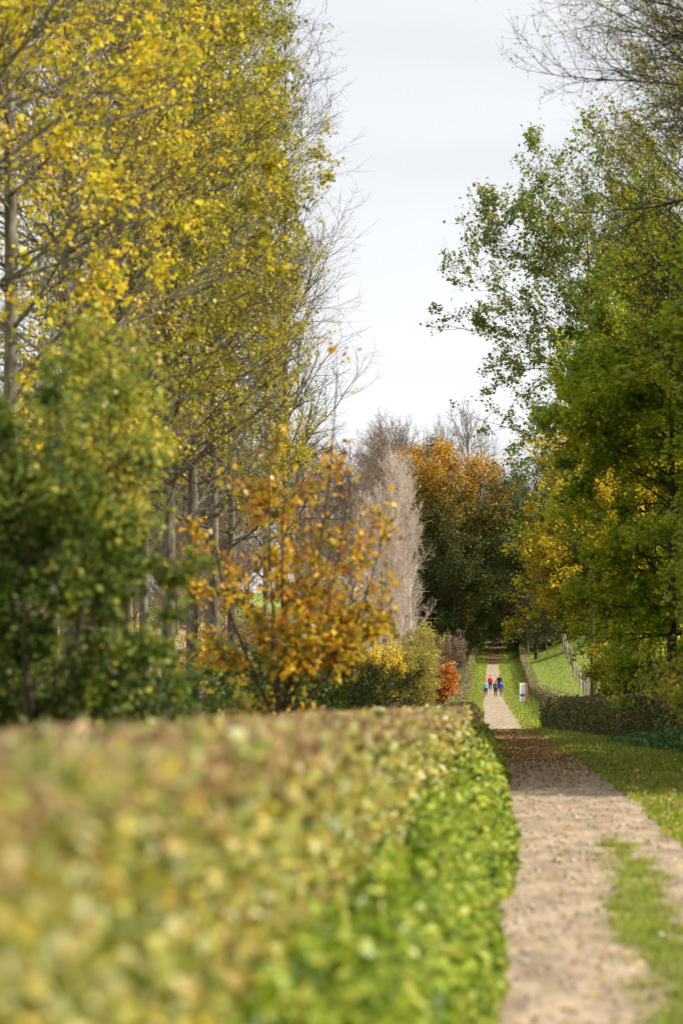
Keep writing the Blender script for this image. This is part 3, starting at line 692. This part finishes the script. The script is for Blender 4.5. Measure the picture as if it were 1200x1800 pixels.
bush(407, 2.6, 1.8, 4200, .09, M['lf_green_shrub'], M['bark_dark'], 'low green bramble under the orange sapling', 560, 120, 'bramble_bush', n1=70)
bush(408, 2.4, 2.0, 4200, .09, M['lf_green_shrub'], M['bark_dark'], 'low green bramble right of the orange sapling', 640, 150, 'bramble_bush', n1=70)

# --- pale bare poplars
def bare(seed, H, rad, tw, n1=110, n2=1100, n3=3100, ang=34, h0f=.16, r0=.13, up=.12):
    r = np.random.default_rng(seed)
    return tree_arrays(r, H, r0, lambda s: rad * np.interp(s, [0, .3, .75, 1], [.85, 1, .95, .55]), H * h0f, n1, n2, n3, lambda s: ang - 8 * s, up, tw=tw, l2=.5, l3=.4)[0]
wb = bare(501, 20.5, 2.6, .017); wb2 = bare(502, 18.5, 2.3, .017)
bg = 'pale bare poplars behind the willow shrubs'
q1 = tree('bare_poplar_tree', 'pale leafless poplar with thin whitish trunk, left of the clump behind the willow shrubs', T(688, 335), 335, wb, None, M['bark_pale'], None, bg)
q2 = tree('bare_poplar_tree', 'pale leafless poplar at the right of the clump, beside the dark wood', T(722, 342), 342, wb2, None, M['bark_pale'], None, bg)
for (src, px, D, s, lb) in [(q1, 704, 350, 1.03, 'pale leafless poplar, tallest in the middle of the clump behind the willow shrubs'), (q2, 668, 356, .98, 'pale leafless poplar on the left side of the bare clump'),
                            (q2, 640, 385, .98, 'pale leafless poplar furthest left, seen past the right edge of the orange sapling')]:
    copy_tree(src, lb, (T(px, D), D, float(gz(T(px, D), D)) - .05), px * .31, (s, s, s))

# --- brown leafless wood behind: one mass
parts = []; r = np.random.default_rng(510)
wv = [bare(511 + i, 18, 4.2, .03, 60, 520, 1500, 44, .12, .2, .05) for i in range(3)]
for i in range(46):
    D = 400 + 190 * r.random(); px = r.uniform(-40, 720); x = T(px, D); s = (.85 + .3 * r.random()) * (D / 430); a = r.random() * 6.28
    if px > 660: D = 560 + 90 * r.random(); x = T(px, D); s = 1.35 + .2 * r.random()
    V, F = wv[i % 3]; c, sn = math.cos(a), math.sin(a)
    V = np.stack([(V[:, 0] * c - V[:, 1] * sn) * s, (V[:, 0] * sn + V[:, 1] * c) * s, V[:, 2] * s * 1.12], -1) + [x, D, float(gz(x, D))]
    parts.append((V, F))
tag(add('bare_woodland', mesh('bare_woodland', *merge(parts), M['bark_brown'])), label='brown leafless wood forming one mass behind the poplar trunks', kind='stuff')
parts = []
for i in range(26):
    D = 420 + 170 * r.random(); px = r.uniform(-60, 720); x = T(px, D); H = 4 + 4 * r.random()
    n = 1500; q = r.normal(size=(n, 3)) * [2.2, 2.2, 1.0]; q[:, 2] = np.abs(q[:, 2]) / 1.6 * H * .55
    parts.append(leaf_quads(q + [x, D, float(gz(x, D))], .26 * (.6 + .8 * r.random(n)), r, .4, .7))
tag(add('undergrowth', mesh('undergrowth', *merge(parts), M['lf_brown'])), label='brown undergrowth at the foot of the leafless wood', kind='stuff')

# --- big dense trees at the end of the path
def dense(seed, H, rad, leaves, ls, h0f=.08, ang=70, prof=((0, .15, .5, .8, 1), (.8, 1, .95, .7, .25)), tw=.02, r0=.35, n1=80, n2=700, n3=2200, lean=(0, 0), up=.03, sp=.4, upb=.6, h0=None):
    r = np.random.default_rng(seed)
    return tree_arrays(r, H, r0, lambda s: rad * np.interp(s, *prof), H * h0f if h0 is None else h0, n1, n2, n3, lambda s: ang - 25 * s, up, leaves=leaves, ls=ls, spread=sp, tw=tw, lean=lean, l2=.5, upb=upb)
w, l = dense(601, 28.5, 7.6, 60000, .30, h0f=.1, ang=80, prof=((0, .2, .6, .85, 1), (.8, .9, 1.0, .9, .6)))
tree('orange_topped_tree', 'tall dark tree with orange crown top at the end of the path', T(800, 575), 575, w, l, M['bark_dark'], M['lf_orange_top'])
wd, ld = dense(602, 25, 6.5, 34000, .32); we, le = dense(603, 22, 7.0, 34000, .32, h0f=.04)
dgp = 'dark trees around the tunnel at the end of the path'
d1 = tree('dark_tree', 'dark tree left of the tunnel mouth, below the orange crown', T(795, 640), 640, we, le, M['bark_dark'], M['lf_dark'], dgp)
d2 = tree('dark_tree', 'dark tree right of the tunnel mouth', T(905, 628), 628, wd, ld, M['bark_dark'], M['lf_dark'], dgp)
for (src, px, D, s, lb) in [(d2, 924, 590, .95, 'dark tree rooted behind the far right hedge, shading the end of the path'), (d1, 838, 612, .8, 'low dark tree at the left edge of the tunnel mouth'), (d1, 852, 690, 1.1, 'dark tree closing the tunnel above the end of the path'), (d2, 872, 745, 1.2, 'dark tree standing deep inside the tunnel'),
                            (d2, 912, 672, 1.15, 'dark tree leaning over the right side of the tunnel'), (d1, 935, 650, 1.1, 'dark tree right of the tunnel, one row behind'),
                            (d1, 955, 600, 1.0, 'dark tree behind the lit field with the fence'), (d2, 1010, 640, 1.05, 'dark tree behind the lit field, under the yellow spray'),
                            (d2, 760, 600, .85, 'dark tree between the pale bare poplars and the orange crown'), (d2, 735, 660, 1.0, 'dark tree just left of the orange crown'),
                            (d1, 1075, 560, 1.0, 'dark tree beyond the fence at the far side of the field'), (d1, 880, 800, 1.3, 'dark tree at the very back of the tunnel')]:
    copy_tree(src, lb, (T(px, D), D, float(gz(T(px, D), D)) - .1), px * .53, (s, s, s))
parts = []  # leaf masses, some added to block sun and close the tunnel in darkness
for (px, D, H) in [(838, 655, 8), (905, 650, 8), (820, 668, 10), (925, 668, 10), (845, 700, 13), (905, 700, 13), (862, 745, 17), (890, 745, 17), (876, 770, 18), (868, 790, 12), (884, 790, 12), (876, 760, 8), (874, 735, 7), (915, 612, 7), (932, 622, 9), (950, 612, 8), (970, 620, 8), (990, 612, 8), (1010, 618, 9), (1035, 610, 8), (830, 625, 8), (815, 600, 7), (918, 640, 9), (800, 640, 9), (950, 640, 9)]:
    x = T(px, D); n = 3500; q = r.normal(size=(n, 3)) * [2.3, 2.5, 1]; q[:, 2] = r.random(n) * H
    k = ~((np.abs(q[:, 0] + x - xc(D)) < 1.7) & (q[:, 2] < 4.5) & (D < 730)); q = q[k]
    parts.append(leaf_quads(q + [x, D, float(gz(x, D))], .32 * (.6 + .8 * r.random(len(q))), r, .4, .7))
tag(add('dark_undergrowth', mesh('dark_undergrowth', *merge(parts), M['lf_dark'])), label='dark undergrowth lining the tunnel, with masses added to close and darken it', kind='stuff')
# brownish overhanging tree right above the tunnel
w, l = dense(604, 13, 4.6, 9000, .24, h0f=.2, ang=60)
tree('brown_tree', 'brownish half-bare tree leaning over the path right of the tunnel mouth', T(926, 575), 575, w, l, M['bark_brown'], M['lf_brown'])
w = bare(605, 21, 4.8, .03, 80, 700, 2400, 46, .3, .3, .03)
sk = tree('bare_tree', 'leafless tree on the skyline right behind the orange crown', T(822, 700), 700, w, None, M['bark_brown'], None, z=float(gz(T(822, 700), 700)) + 6.5)
sk.scale = (1.25, 1.25, 1.3); sk.location.z = float(gz(T(822, 700), 700)) - .1; sk.scale = (1.2, 1.2, 1.82)
w, l = dense(606, 32, 4.5, 12000, .3, h0f=.3)
tree('grey_green_tree', 'thin grey-green tree top on the skyline left behind the orange crown', T(757, 700), 700, w, l, M['bark_brown'], M['lf_conifer'], sc=(1, 1, 1.12))
b4 = copy_tree(sk, 'leafless crown on the skyline between the bare poplars and the orange crown', (T(690, 690), 690, float(gz(T(690, 690), 690)) - .1), 2.0, (1.3, 1.3, 1.62))
b5 = copy_tree(sk, 'leafless crown low on the skyline, touching the grey-green tree top', (T(780, 720), 720, float(gz(T(780, 720), 720)) - .1), 4.0, (1.1, 1.1, 1.75))
for o_ in (sk, b4, b5): o_['group'] = 'leafless crowns on the skyline'

# --- right side
w, l = dense(701, 19, 4.2, 30000, .16, h0f=.05, sp=.25, tw=.012, r0=.2, prof=((0, .15, .5, .8, 1), (.7, 1, .8, .6, .3)))
tree('dark_green_tree', 'dark green tree left of the yellow spray on the right side of the path', T(942, 575), 575, w, l, M['bark_dark'], M['lf_conifer'], sc=(1.35, 1.35, 1.6))
w, l = dense(702, 11.2, 3.3, 56000, .15, h0=3.4, sp=.12, tw=.008, r0=.16, n1=90, n2=800, n3=2300, ang=84, up=-.015, upb=.9, prof=((0, .12, .45, .75, 1), (.9, 1, .95, .75, .45)))
tree('yellowing_maple_tree', 'bushy maple with yellow sprays over the lit field and fence', T(1062, 168), 168, w, l, M['bark_dark'], M['lf_maple_y'])
w, l = dense(707, 12.4, 2.9, 13000, .14, h0=6, sp=.12, tw=.008, r0=.14, n1=44, n2=300, n3=900, ang=60, up=.0, upb=.9, prof=((0, .3, .7, 1), (.9, 1, .8, .5)))
tree('golden_tree', 'slim tree with bright golden sprays above the yellowing maple', T(1042, 161), 161, w, l, M['bark_dark'], M['lf_yellow'])
w, l = dense(703, 17.0, 3.4, 80000, .15, h0f=.06, sp=.11, tw=.008, r0=.2, n1=110, n2=1000, n3=2900, ang=80, up=-.015, upb=.9, prof=((0, .12, .3, .55, .8, 1), (.5, .65, .85, 1.05, .75, .3)))
g1 = tree('green_maple_tree', 'tall full green tree rising over the dark hedge at the right edge', T(1180, 128), 128, w, l, M['bark_dark'], M['lf_maple'])
g2 = copy_tree(g1, 'green tree behind the yellowing maple and the tall green tree', (T(1128, 185), 185, -.1), 2.2, (1.05, 1.05, 1.2))
g3 = copy_tree(g1, 'green tree beyond the right edge shading the track', (11.4, 100, -.05), 4.2, (.7, .9, .75))
gs = [g1, g2, g3]  # the rows that follow are added, mostly out of view, to shade the track
for (x, D, q, lb) in [(13.0, 86, .95, 'green shade tree added past the right edge, closest to the track'), (15.5, 73, 1.05, 'green tree added for shade in the second row, nearest the viewer'), (18.0, 126, 1.15, 'green tree added for shade in the second row directly behind the tall green tree'), (17.5, 88, 1.0, 'green tree added for shade in the second row, second nearest the viewer'), (17.0, 108, 1.1, 'green tree added for shade in the second row behind the dark hedge'),
                      (18.5, 146, 1.15, 'green tree added for shade in the second row behind the tall green tree'), (20.5, 168, 1.1, 'green tree added for shade in the second row farthest along the track')]:
    gs.append(copy_tree(g1, lb, (x, D, float(gz(x, D)) - .1), x * D, (1.35 * q, 1.35 * q, q)))
for (x, D, lb) in [(21., 80, 'unseen green tree added for shade between the second and third rows, nearest the viewer'), (20., 99, 'unseen green tree added for shade between the second and third rows, farther away'), (25., 92, 'unseen green tree added for shade in the third row, nearest the viewer'), (25., 118, 'unseen green tree added for shade in the third row, second from the viewer'), (26., 142, 'unseen green tree added for shade in the third row, farthest away')]:
    gs.append(copy_tree(g1, lb, (x, D, float(gz(x, D)) - .1), x * D, (1.6, 1.6, 1.25)))  # out of view, added to thicken the shade on track and verge
for g in gs: g['group'] = 'green trees on the right'
for (sd_, px, D, H, rd, lb) in [(723, 1090, 157, 4.4, 1.2, 'leafy bush at the right end of the fence, hiding the maple trunk'), (721, 1125, 150, 4.2, 1.4, 'leafy dark bush under the yellowing maple behind the dark hedge'), (722, 1165, 138, 4.0, 1.5, 'leafy bush behind the dark hedge at the right edge')]:
    bush(sd_, H, rd, 12000, .10, M['lf_maple_y'], M['bark_dark'], lb, px, D, 'leafy_bush', n1=90, n2=500, n3=1500)
w, l = dense(704, 22.8, 3.8, 26000, .10, h0f=.45, sp=.16, tw=.009, r0=.2, n1=90, n2=900, n3=3000, ang=62, prof=((0, .3, .7, 1), (.8, 1, .9, .5)))
tree('olive_tree', 'yellow-olive thin crown at the upper right edge above the full green tree', T(1215, 122), 122, w, l, M['bark_dark'], M['lf_yellow_top'])
w, l = dense(705, 28.0, 6.2, 38000, .18, lean=(-1.5, 0), h0f=.38, sp=.14, tw=.013, r0=.26, n1=60, n2=520, n3=1900, ang=66, prof=((0, .2, .6, .85, 1), (.7, 1, .95, .75, .5)), up=.0)
tree('ash_tree', 'open-crowned ash with sparse grey-green leaves against the sky on the right', T(1078, 196), 196, w, l, M['bark_dark'], M['lf_ash'])
copy_tree(bpy.data.objects['ash_tree'], 'ash crown half hidden behind the yellow-olive crown on the right', (T(1150, 225), 225, -.6), 2.0, (.9, .9, 1.08))
# overhanging bare tree at upper right
w, _ = dense(706, 24, 4.8, 0, .1, h0f=.58, n1=66, n2=1100, n3=8500, ang=80, tw=.007, r0=.3, up=-.03, prof=((0, .3, .7, 1), (.9, 1, .9, .6)))
r = np.random.default_rng(707)
idx = r.choice(len(w[0]), 13000); pp = w[0][idx]; pp = pp[(pp[:, 2] > 14.5)]
l = leaf_quads(pp + r.normal(size=pp.shape) * .03, .06 * (.6 + .8 * r.random(len(pp))), r, .2, .7)
tree('bare_overhanging_tree', 'dark nearly leafless boughs reaching in from the upper right corner', T(1335, 96), 96, w, l, M['bark_dark'], M['lf_yellow_top'])
w, l = sap(708, 5.2, 1.3, 9000, .07, n1=60, h0=.5, n2=450, n3=1300, tw=.005, ang=60)
tree('pale_green_sapling', 'light green leafy sapling poking in at the right edge before the dark trees', T(1262, 74), 74, w, l, M['bark_dark'], M['lf_light_green'])
r = np.random.default_rng(709)

# ------------------------------------------------------------------ fence
M['post'] = simplemat('weathered_post', [(.3, (.20, .16, .12)), (.7, (.42, .36, .29))], 3, (6, 6, 1), bump=.4)
M['wire'] = simplemat('fence_wire', [(.3, (.25, .24, .22)), (.7, (.38, .37, .35))], 5, rough=.5)
def fx(D): return np.interp(D, [330, 600], [T(1046, 330), T(988, 600)])
fr = empty('post_fence', (float(fx(330)), 330, float(gz(fx(330), 330)))); tag(fr, 'weathered wooden post and wire fence crossing the lit field on the right', 'fence')
org = np.array(fr.location); Ds = 330 + 270 * (np.arange(34) / 33.0); tops = []
r = np.random.default_rng(801)
for i, D in enumerate(Ds):
    x = float(fx(D)) + .12 * r.normal(); h = 1.8 + .5 * r.random(); z = float(gz(x, D))
    P = np.array([[[0, 0, -.1], [0, 0, h * .5], [.06 * r.normal(), .03 * r.normal(), h], [.06 * r.normal(), 0, h + .012]]])
    V, F = tubes(P, np.array([[.10, .095, .09, .02]]), 8)
    o = add('post', mesh('post', V, F, M['post']), fr, (x - org[0], D - org[1], z - org[2])); tops.append((x, D, z))
for hgt in (.55, 1.0, 1.4):
    P = (np.array(tops) + [0.08, 0, hgt] - org)[None]
    add('wire', mesh('wire', *tubes(P, np.full((1, len(tops)), .012), 4), M['wire']), fr)
# tree guard stakes / second thin row in front of the fence is part of the photo's cluster of posts
# ------------------------------------------------------------------ sign
def boxv(x0, x1, y0, y1, z0, z1):
    V = np.array([[x, y, z] for z in (z0, z1) for y in (y0, y1) for x in (x0, x1)], float)
    F = np.array([[0, 2, 3, 1], [4, 5, 7, 6], [0, 1, 5, 4], [2, 6, 7, 3], [0, 4, 6, 2], [1, 3, 7, 5]]); return V, F
def boxes(name, bs, mat_, parent, bev=.006):
    me = mesh(name, *merge([boxv(*b) for b in bs]), mat_, smooth=False); o = add(name, me, parent)
    if bev and False:
        md = o.modifiers.new('bevel', 'BEVEL'); md.width = bev; md.segments = 2
    return o
D = 337.; sxp = T(912.5, D); sg_ = empty('sign_board', (sxp, D, float(gz(sxp, D))), math.radians(3)); tag(sg_, 'upright white information panel on a red-brown post on the grass right of the walkers', 'sign')
M['panel'] = simplemat('panel_white', [(.3, (.84, .84, .87)), (.7, (.90, .90, .92))], 2, rough=.35)
M['corten'] = simplemat('rust_brown_post', [(.3, (.33, .12, .06)), (.7, (.50, .20, .10))], 5, rough=.8)
M['print_dark'] = simplemat('panel_photo', [(.35, (.03, .04, .10)), (.5, (.09, .11, .22)), (.65, (.45, .47, .42))], 14)
M['print_grey'] = simplemat('panel_print', [(.3, (.42, .43, .50)), (.7, (.55, .56, .62))], 8)
boxes('panel', [(0, .52, -.02, .02, .04, 1.88)], M['panel'], sg_)
boxes('post', [(.523, .72, -.10, .12, -.1, 1.86)], M['corten'], sg_, .01)
pn = bpy.data.objects['panel']
def mark(name, x0, x1, z0, z1, mt): boxes(name, [(x0, x1, -.024, -.021, z0, z1)], mt, pn, 0)
mark('printed_picture', .05, .46, .68, .92, M['print_dark'])
mark('emblem', .22, .30, 1.70, 1.78, M['print_grey'])
rr_ = random.Random(3)
mark('text_line', .12, .42, 1.56, 1.575, M['print_grey'])
for k in range(4): mark('text_line', .06, .34 + .1 * rr_.random(), .50 - k * .05, .512 - k * .05, M['print_grey'])
mark('emblem', .20, .32, .24, .27, M['print_grey'])

# ------------------------------------------------------------------ people
def skin_obj(name, chains, mat_, parent, sub=2):
    """chains: list of lists of (x,y,z,r) ; identical positions are shared."""
    vs, rs, es, key = [], [], [], {}
    for ch in chains:
        prev = None
        for (x, y, z, q) in ch:
            k = (round(x, 4), round(y, 4), round(z, 4))
            if k not in key: key[k] = len(vs); vs.append((x, y, z)); rs.append(q if isinstance(q, tuple) else (q, q))
            if prev is not None and prev != key[k]: es.append((prev, key[k]))
            prev = key[k]
    me = bpy.data.meshes.new(name); me.from_pydata(vs, es, []); me.update()
    o = add(name, me, parent)
    md = o.modifiers.new('skin', 'SKIN')
    for i, q in enumerate(rs): me.skin_vertices[0].data[i].radius = q
    me.skin_vertices[0].data[0].use_root = True
    md.use_smooth_shade = True; md.use_x_symmetry = False
    s = o.modifiers.new('sub', 'SUBSURF'); s.levels = sub; s.render_levels = sub
    me.materials.append(mat_)
    return o

def plain(name, c, rough=.8, var=.15):
    return simplemat(name, [(.3, tuple(v * (1 - var) for v in c)), (.7, tuple(min(1, v * (1 + var)) for v in c))], 6, rough=rough)
M['skin'] = plain('skin', (.55, .33, .24), .5); M['shoe'] = plain('shoe_leather', (.03, .028, .028), .5)

def person(label, x, D, H, jacket, trousers, hair, phase=1, female=False, lean=.05, jl=.0, hood=False, strap=None, cap=None, headbow=.04, jcol2=None):
    """walking away from the camera (+Y). z from feet up, H metres tall."""
    s = H / 1.75
    root = empty('person', (x, D, float(gz(x, D)) + .02)); root.scale = (s, s, s)
    tag(root, label, 'person', 'walkers on the far path')
    st = .20 * phase     # stride: + = left leg forward
    wd = .175 if female else .195
    hipz, shz = .93, 1.42
    yl = lean
    hipL, hipR = (-.09, 0, .90), (.09, 0, .90)
    ftL, ftR = (-.10, st, .07), (.10, -st * .9, .07 + (.05 if abs(st) > .1 else 0))
    knL = (-.10, st * .55 + .06, .50); knR = (.10, -st * .35 + .05, .49)
    sk = M['skin']
    def leg(hp, kn, ft, q):
        return [(0, 0, .95, .11 * q), (hp[0], hp[1], hp[2], .095 * q), ((hp[0] + kn[0]) / 2, (hp[1] + kn[1]) / 2, (hp[2] + kn[2]) / 2, .078 * q), (kn[0], kn[1], kn[2], .058 * q),
                ((kn[0] + ft[0]) / 2, (kn[1] + ft[1]) / 2 - .015, (kn[2] + ft[2]) / 2 + .05, .052 * q), (ft[0], ft[1], ft[2] + .02, .036 * q)]
    shY = yl * .8
    def arm(sg, q, k, ext):
        a = .13 * -phase * sg * -1
        sh = (sg * wd, shY, shz - .02); el = (sg * (wd + .06), shY - .04 + a * .5, 1.14); wr_ = (sg * (wd + .05), shY + .05 + a, .91)
        return [(0, shY, shz - .03, .085 * k), (sh[0], sh[1], sh[2], .062 * k), ((sh[0] + el[0]) / 2, (sh[1] + el[1]) / 2, (sh[2] + el[2]) / 2, .052 * k), (el[0], el[1], el[2], .045 * k),
                ((wr_[0] + el[0]) / 2, (wr_[1] + el[1]) / 2, (wr_[2] + el[2]) / 2, .040 * k), (wr_[0], wr_[1], wr_[2], .030 * k)], wr_
    # body: legs, trunk, neck, head with nose and ears, arms, hands with five fingers
    hb = headbow
    ch = [[(0, 0, .95, .11), (0, yl * .3, 1.10, .10), (0, yl * .6, 1.25, .115), (0, shY, shz - .03, .085), (0, shY + .02, 1.49, .05), (0, shY + .03 + hb * .3, 1.54, .052),
           (0, shY + .05 + hb, 1.60, .078), (0, shY + .045 + hb, 1.66, .088), (0, shY + .035 + hb, 1.71, .06)],
          leg(hipL, knL, ftL, .85), leg(hipR, knR, ftR, .85),
          [(0, shY + .05 + hb, 1.60, .078), (0, shY + .135 + hb, 1.60, .018), (0, shY + .16 + hb, 1.59, .009)],
          [(0, shY + .05 + hb, 1.60, .078), (.085, shY + .04 + hb, 1.62, .014)], [(0, shY + .05 + hb, 1.60, .078), (-.085, shY + .04 + hb, 1.62, .014)]]
    for sg in (-1, 1):
        a, wr_ = arm(sg, 1, .8, 0); ch.append(a)
        pz = (wr_[0], wr_[1] + .01, wr_[2] - .06)
        ch.append([(wr_[0], wr_[1], wr_[2], .030 * .8), (pz[0], pz[1], pz[2], (.014, .03))])
        for k, (dy, ln_) in enumerate([(-.027, .055), (-.009, .072), (.009, .078), (.027, .068)]):
            ch.append([(pz[0], pz[1], pz[2], (.014, .03)), (pz[0], pz[1] + dy, pz[2] - .035, .0095), (pz[0] - sg * .01, pz[1] + dy, pz[2] - .035 - ln_ * .5, .008), (pz[0] - sg * .025, pz[1] + dy, pz[2] - .035 - ln_, .007)])
        ch.append([(wr_[0], wr_[1], wr_[2], .030 * .8), (wr_[0] - sg * .01, wr_[1] + .035, wr_[2] - .04, .011), (wr_[0] - sg * .018, wr_[1] + .05, wr_[2] - .08, .008)])
    skin_obj('body', ch, sk, root)
    tm = plain('trouser_cloth', trousers)
    skin_obj('trousers', [leg(hipL, knL, (ftL[0], ftL[1], ftL[2] + .01), 1.28), leg(hipR, knR, (ftR[0], ftR[1], ftR[2] + .01), 1.28)], tm, root)
    for (f) in (ftL, ftR):
        skin_obj('shoe', [[(f[0], f[1] - .06, f[2] - .03, .04), (f[0], f[1] + .02, f[2] - .02, .045), (f[0], f[1] + .10, f[2] - .035, .04), (f[0], f[1] + .17, f[2] - .045, .028)]], M['shoe'], root, 1)
    jm = plain('jacket_cloth', jacket, .6)
    z0 = .80 - jl
    jc = [[(0, 0, z0, (.165, .12)), (0, yl * .2, .98, (.165, .12)), (0, yl * .4, 1.13, (.165, .12)), (0, yl * .7, 1.29, (.19, .125)), (0, shY, shz - .03, (.15, .09)), (0, shY + .015, 1.47, .075), (0, shY + .02, 1.50, .066)]]
    for sg in (-1, 1):
        a, wr_ = arm(sg, 1, 1.25, 0); jc.append(a)
    jc = [[(a[0], a[1], a[2], tuple(v * 1.12 for v in a[3]) if isinstance(a[3], tuple) else a[3] * 1.15) for a in c_] for c_ in jc]
    jk = skin_obj('jacket', jc, jm, root)
    if hood:
        skin_obj('hood', [[(-.07, shY - .05, 1.47, .05), (0, shY - .09, 1.44, .06), (.07, shY - .05, 1.47, .05)]], jm, root, 1)
    if strap:
        n = 12; a = np.linspace(0, 1, n)
        P = np.stack([-.15 + .30 * a, shY - .135 + .02 * (2 * a - 1) ** 2 + 0 * a, 1.45 - .50 * a], -1)[None]
        add('bag_strap', mesh('bag_strap', *tubes(P, np.full((1, n), .016), 6), plain('strap_cloth', strap)), root)
    hm = plain('hair_strands' if not cap else 'knit_hat', cap or hair, .7)
    cy_ = shY + .035 + hb
    skin_obj('hat' if cap else 'hair', [[(0, cy_ - .02, 1.57 if not cap else 1.62, .075), (0, cy_ - .018, 1.64, .094), (0, cy_, 1.70, .09), (0, cy_ + .005, 1.745, .055)]] +
             ([[(0, cy_ - .018, 1.64, .094), (0, cy_ - .03, 1.54, .07)]] if female and not cap else []), hm, root, 2)
    return root

person('walker in a light blue jacket and dark blue jeans, leftmost of the five', T(853.5, 408), 408, 1.66, (.15, .42, .60), (.025, .05, .13), (.05, .04, .035), 1, True, .12, jl=-.02, headbow=.09)
person('walker in a red jacket with a diagonal strap, striding at the back left', T(861, 432), 432, 1.74, (.80, .03, .06), (.02, .025, .05), (.02, .018, .016), -1.3, True, .04, strap=(.25, .01, .03))
person('walker in a dark grey-green jacket and black trousers in the middle', T(870.5, 407), 407, 1.72, (.065, .085, .075), (.018, .018, .022), (.06, .05, .04), .5, False, .08, jl=.0, headbow=.07)
person('walker in a black coat, tallest at the back right', T(877, 431), 431, 1.80, (.012, .013, .025), (.015, .018, .04), (.02, .018, .016), .8, False, .03, jl=.06, cap=(.015, .015, .02))
person('walker in a royal blue jacket and grey trousers, rightmost of the five', T(879.8, 409), 409, 1.62, (.02, .05, .55), (.12, .12, .16), (.16, .14, .12), -.5, True, .06, hood=True, headbow=.06)
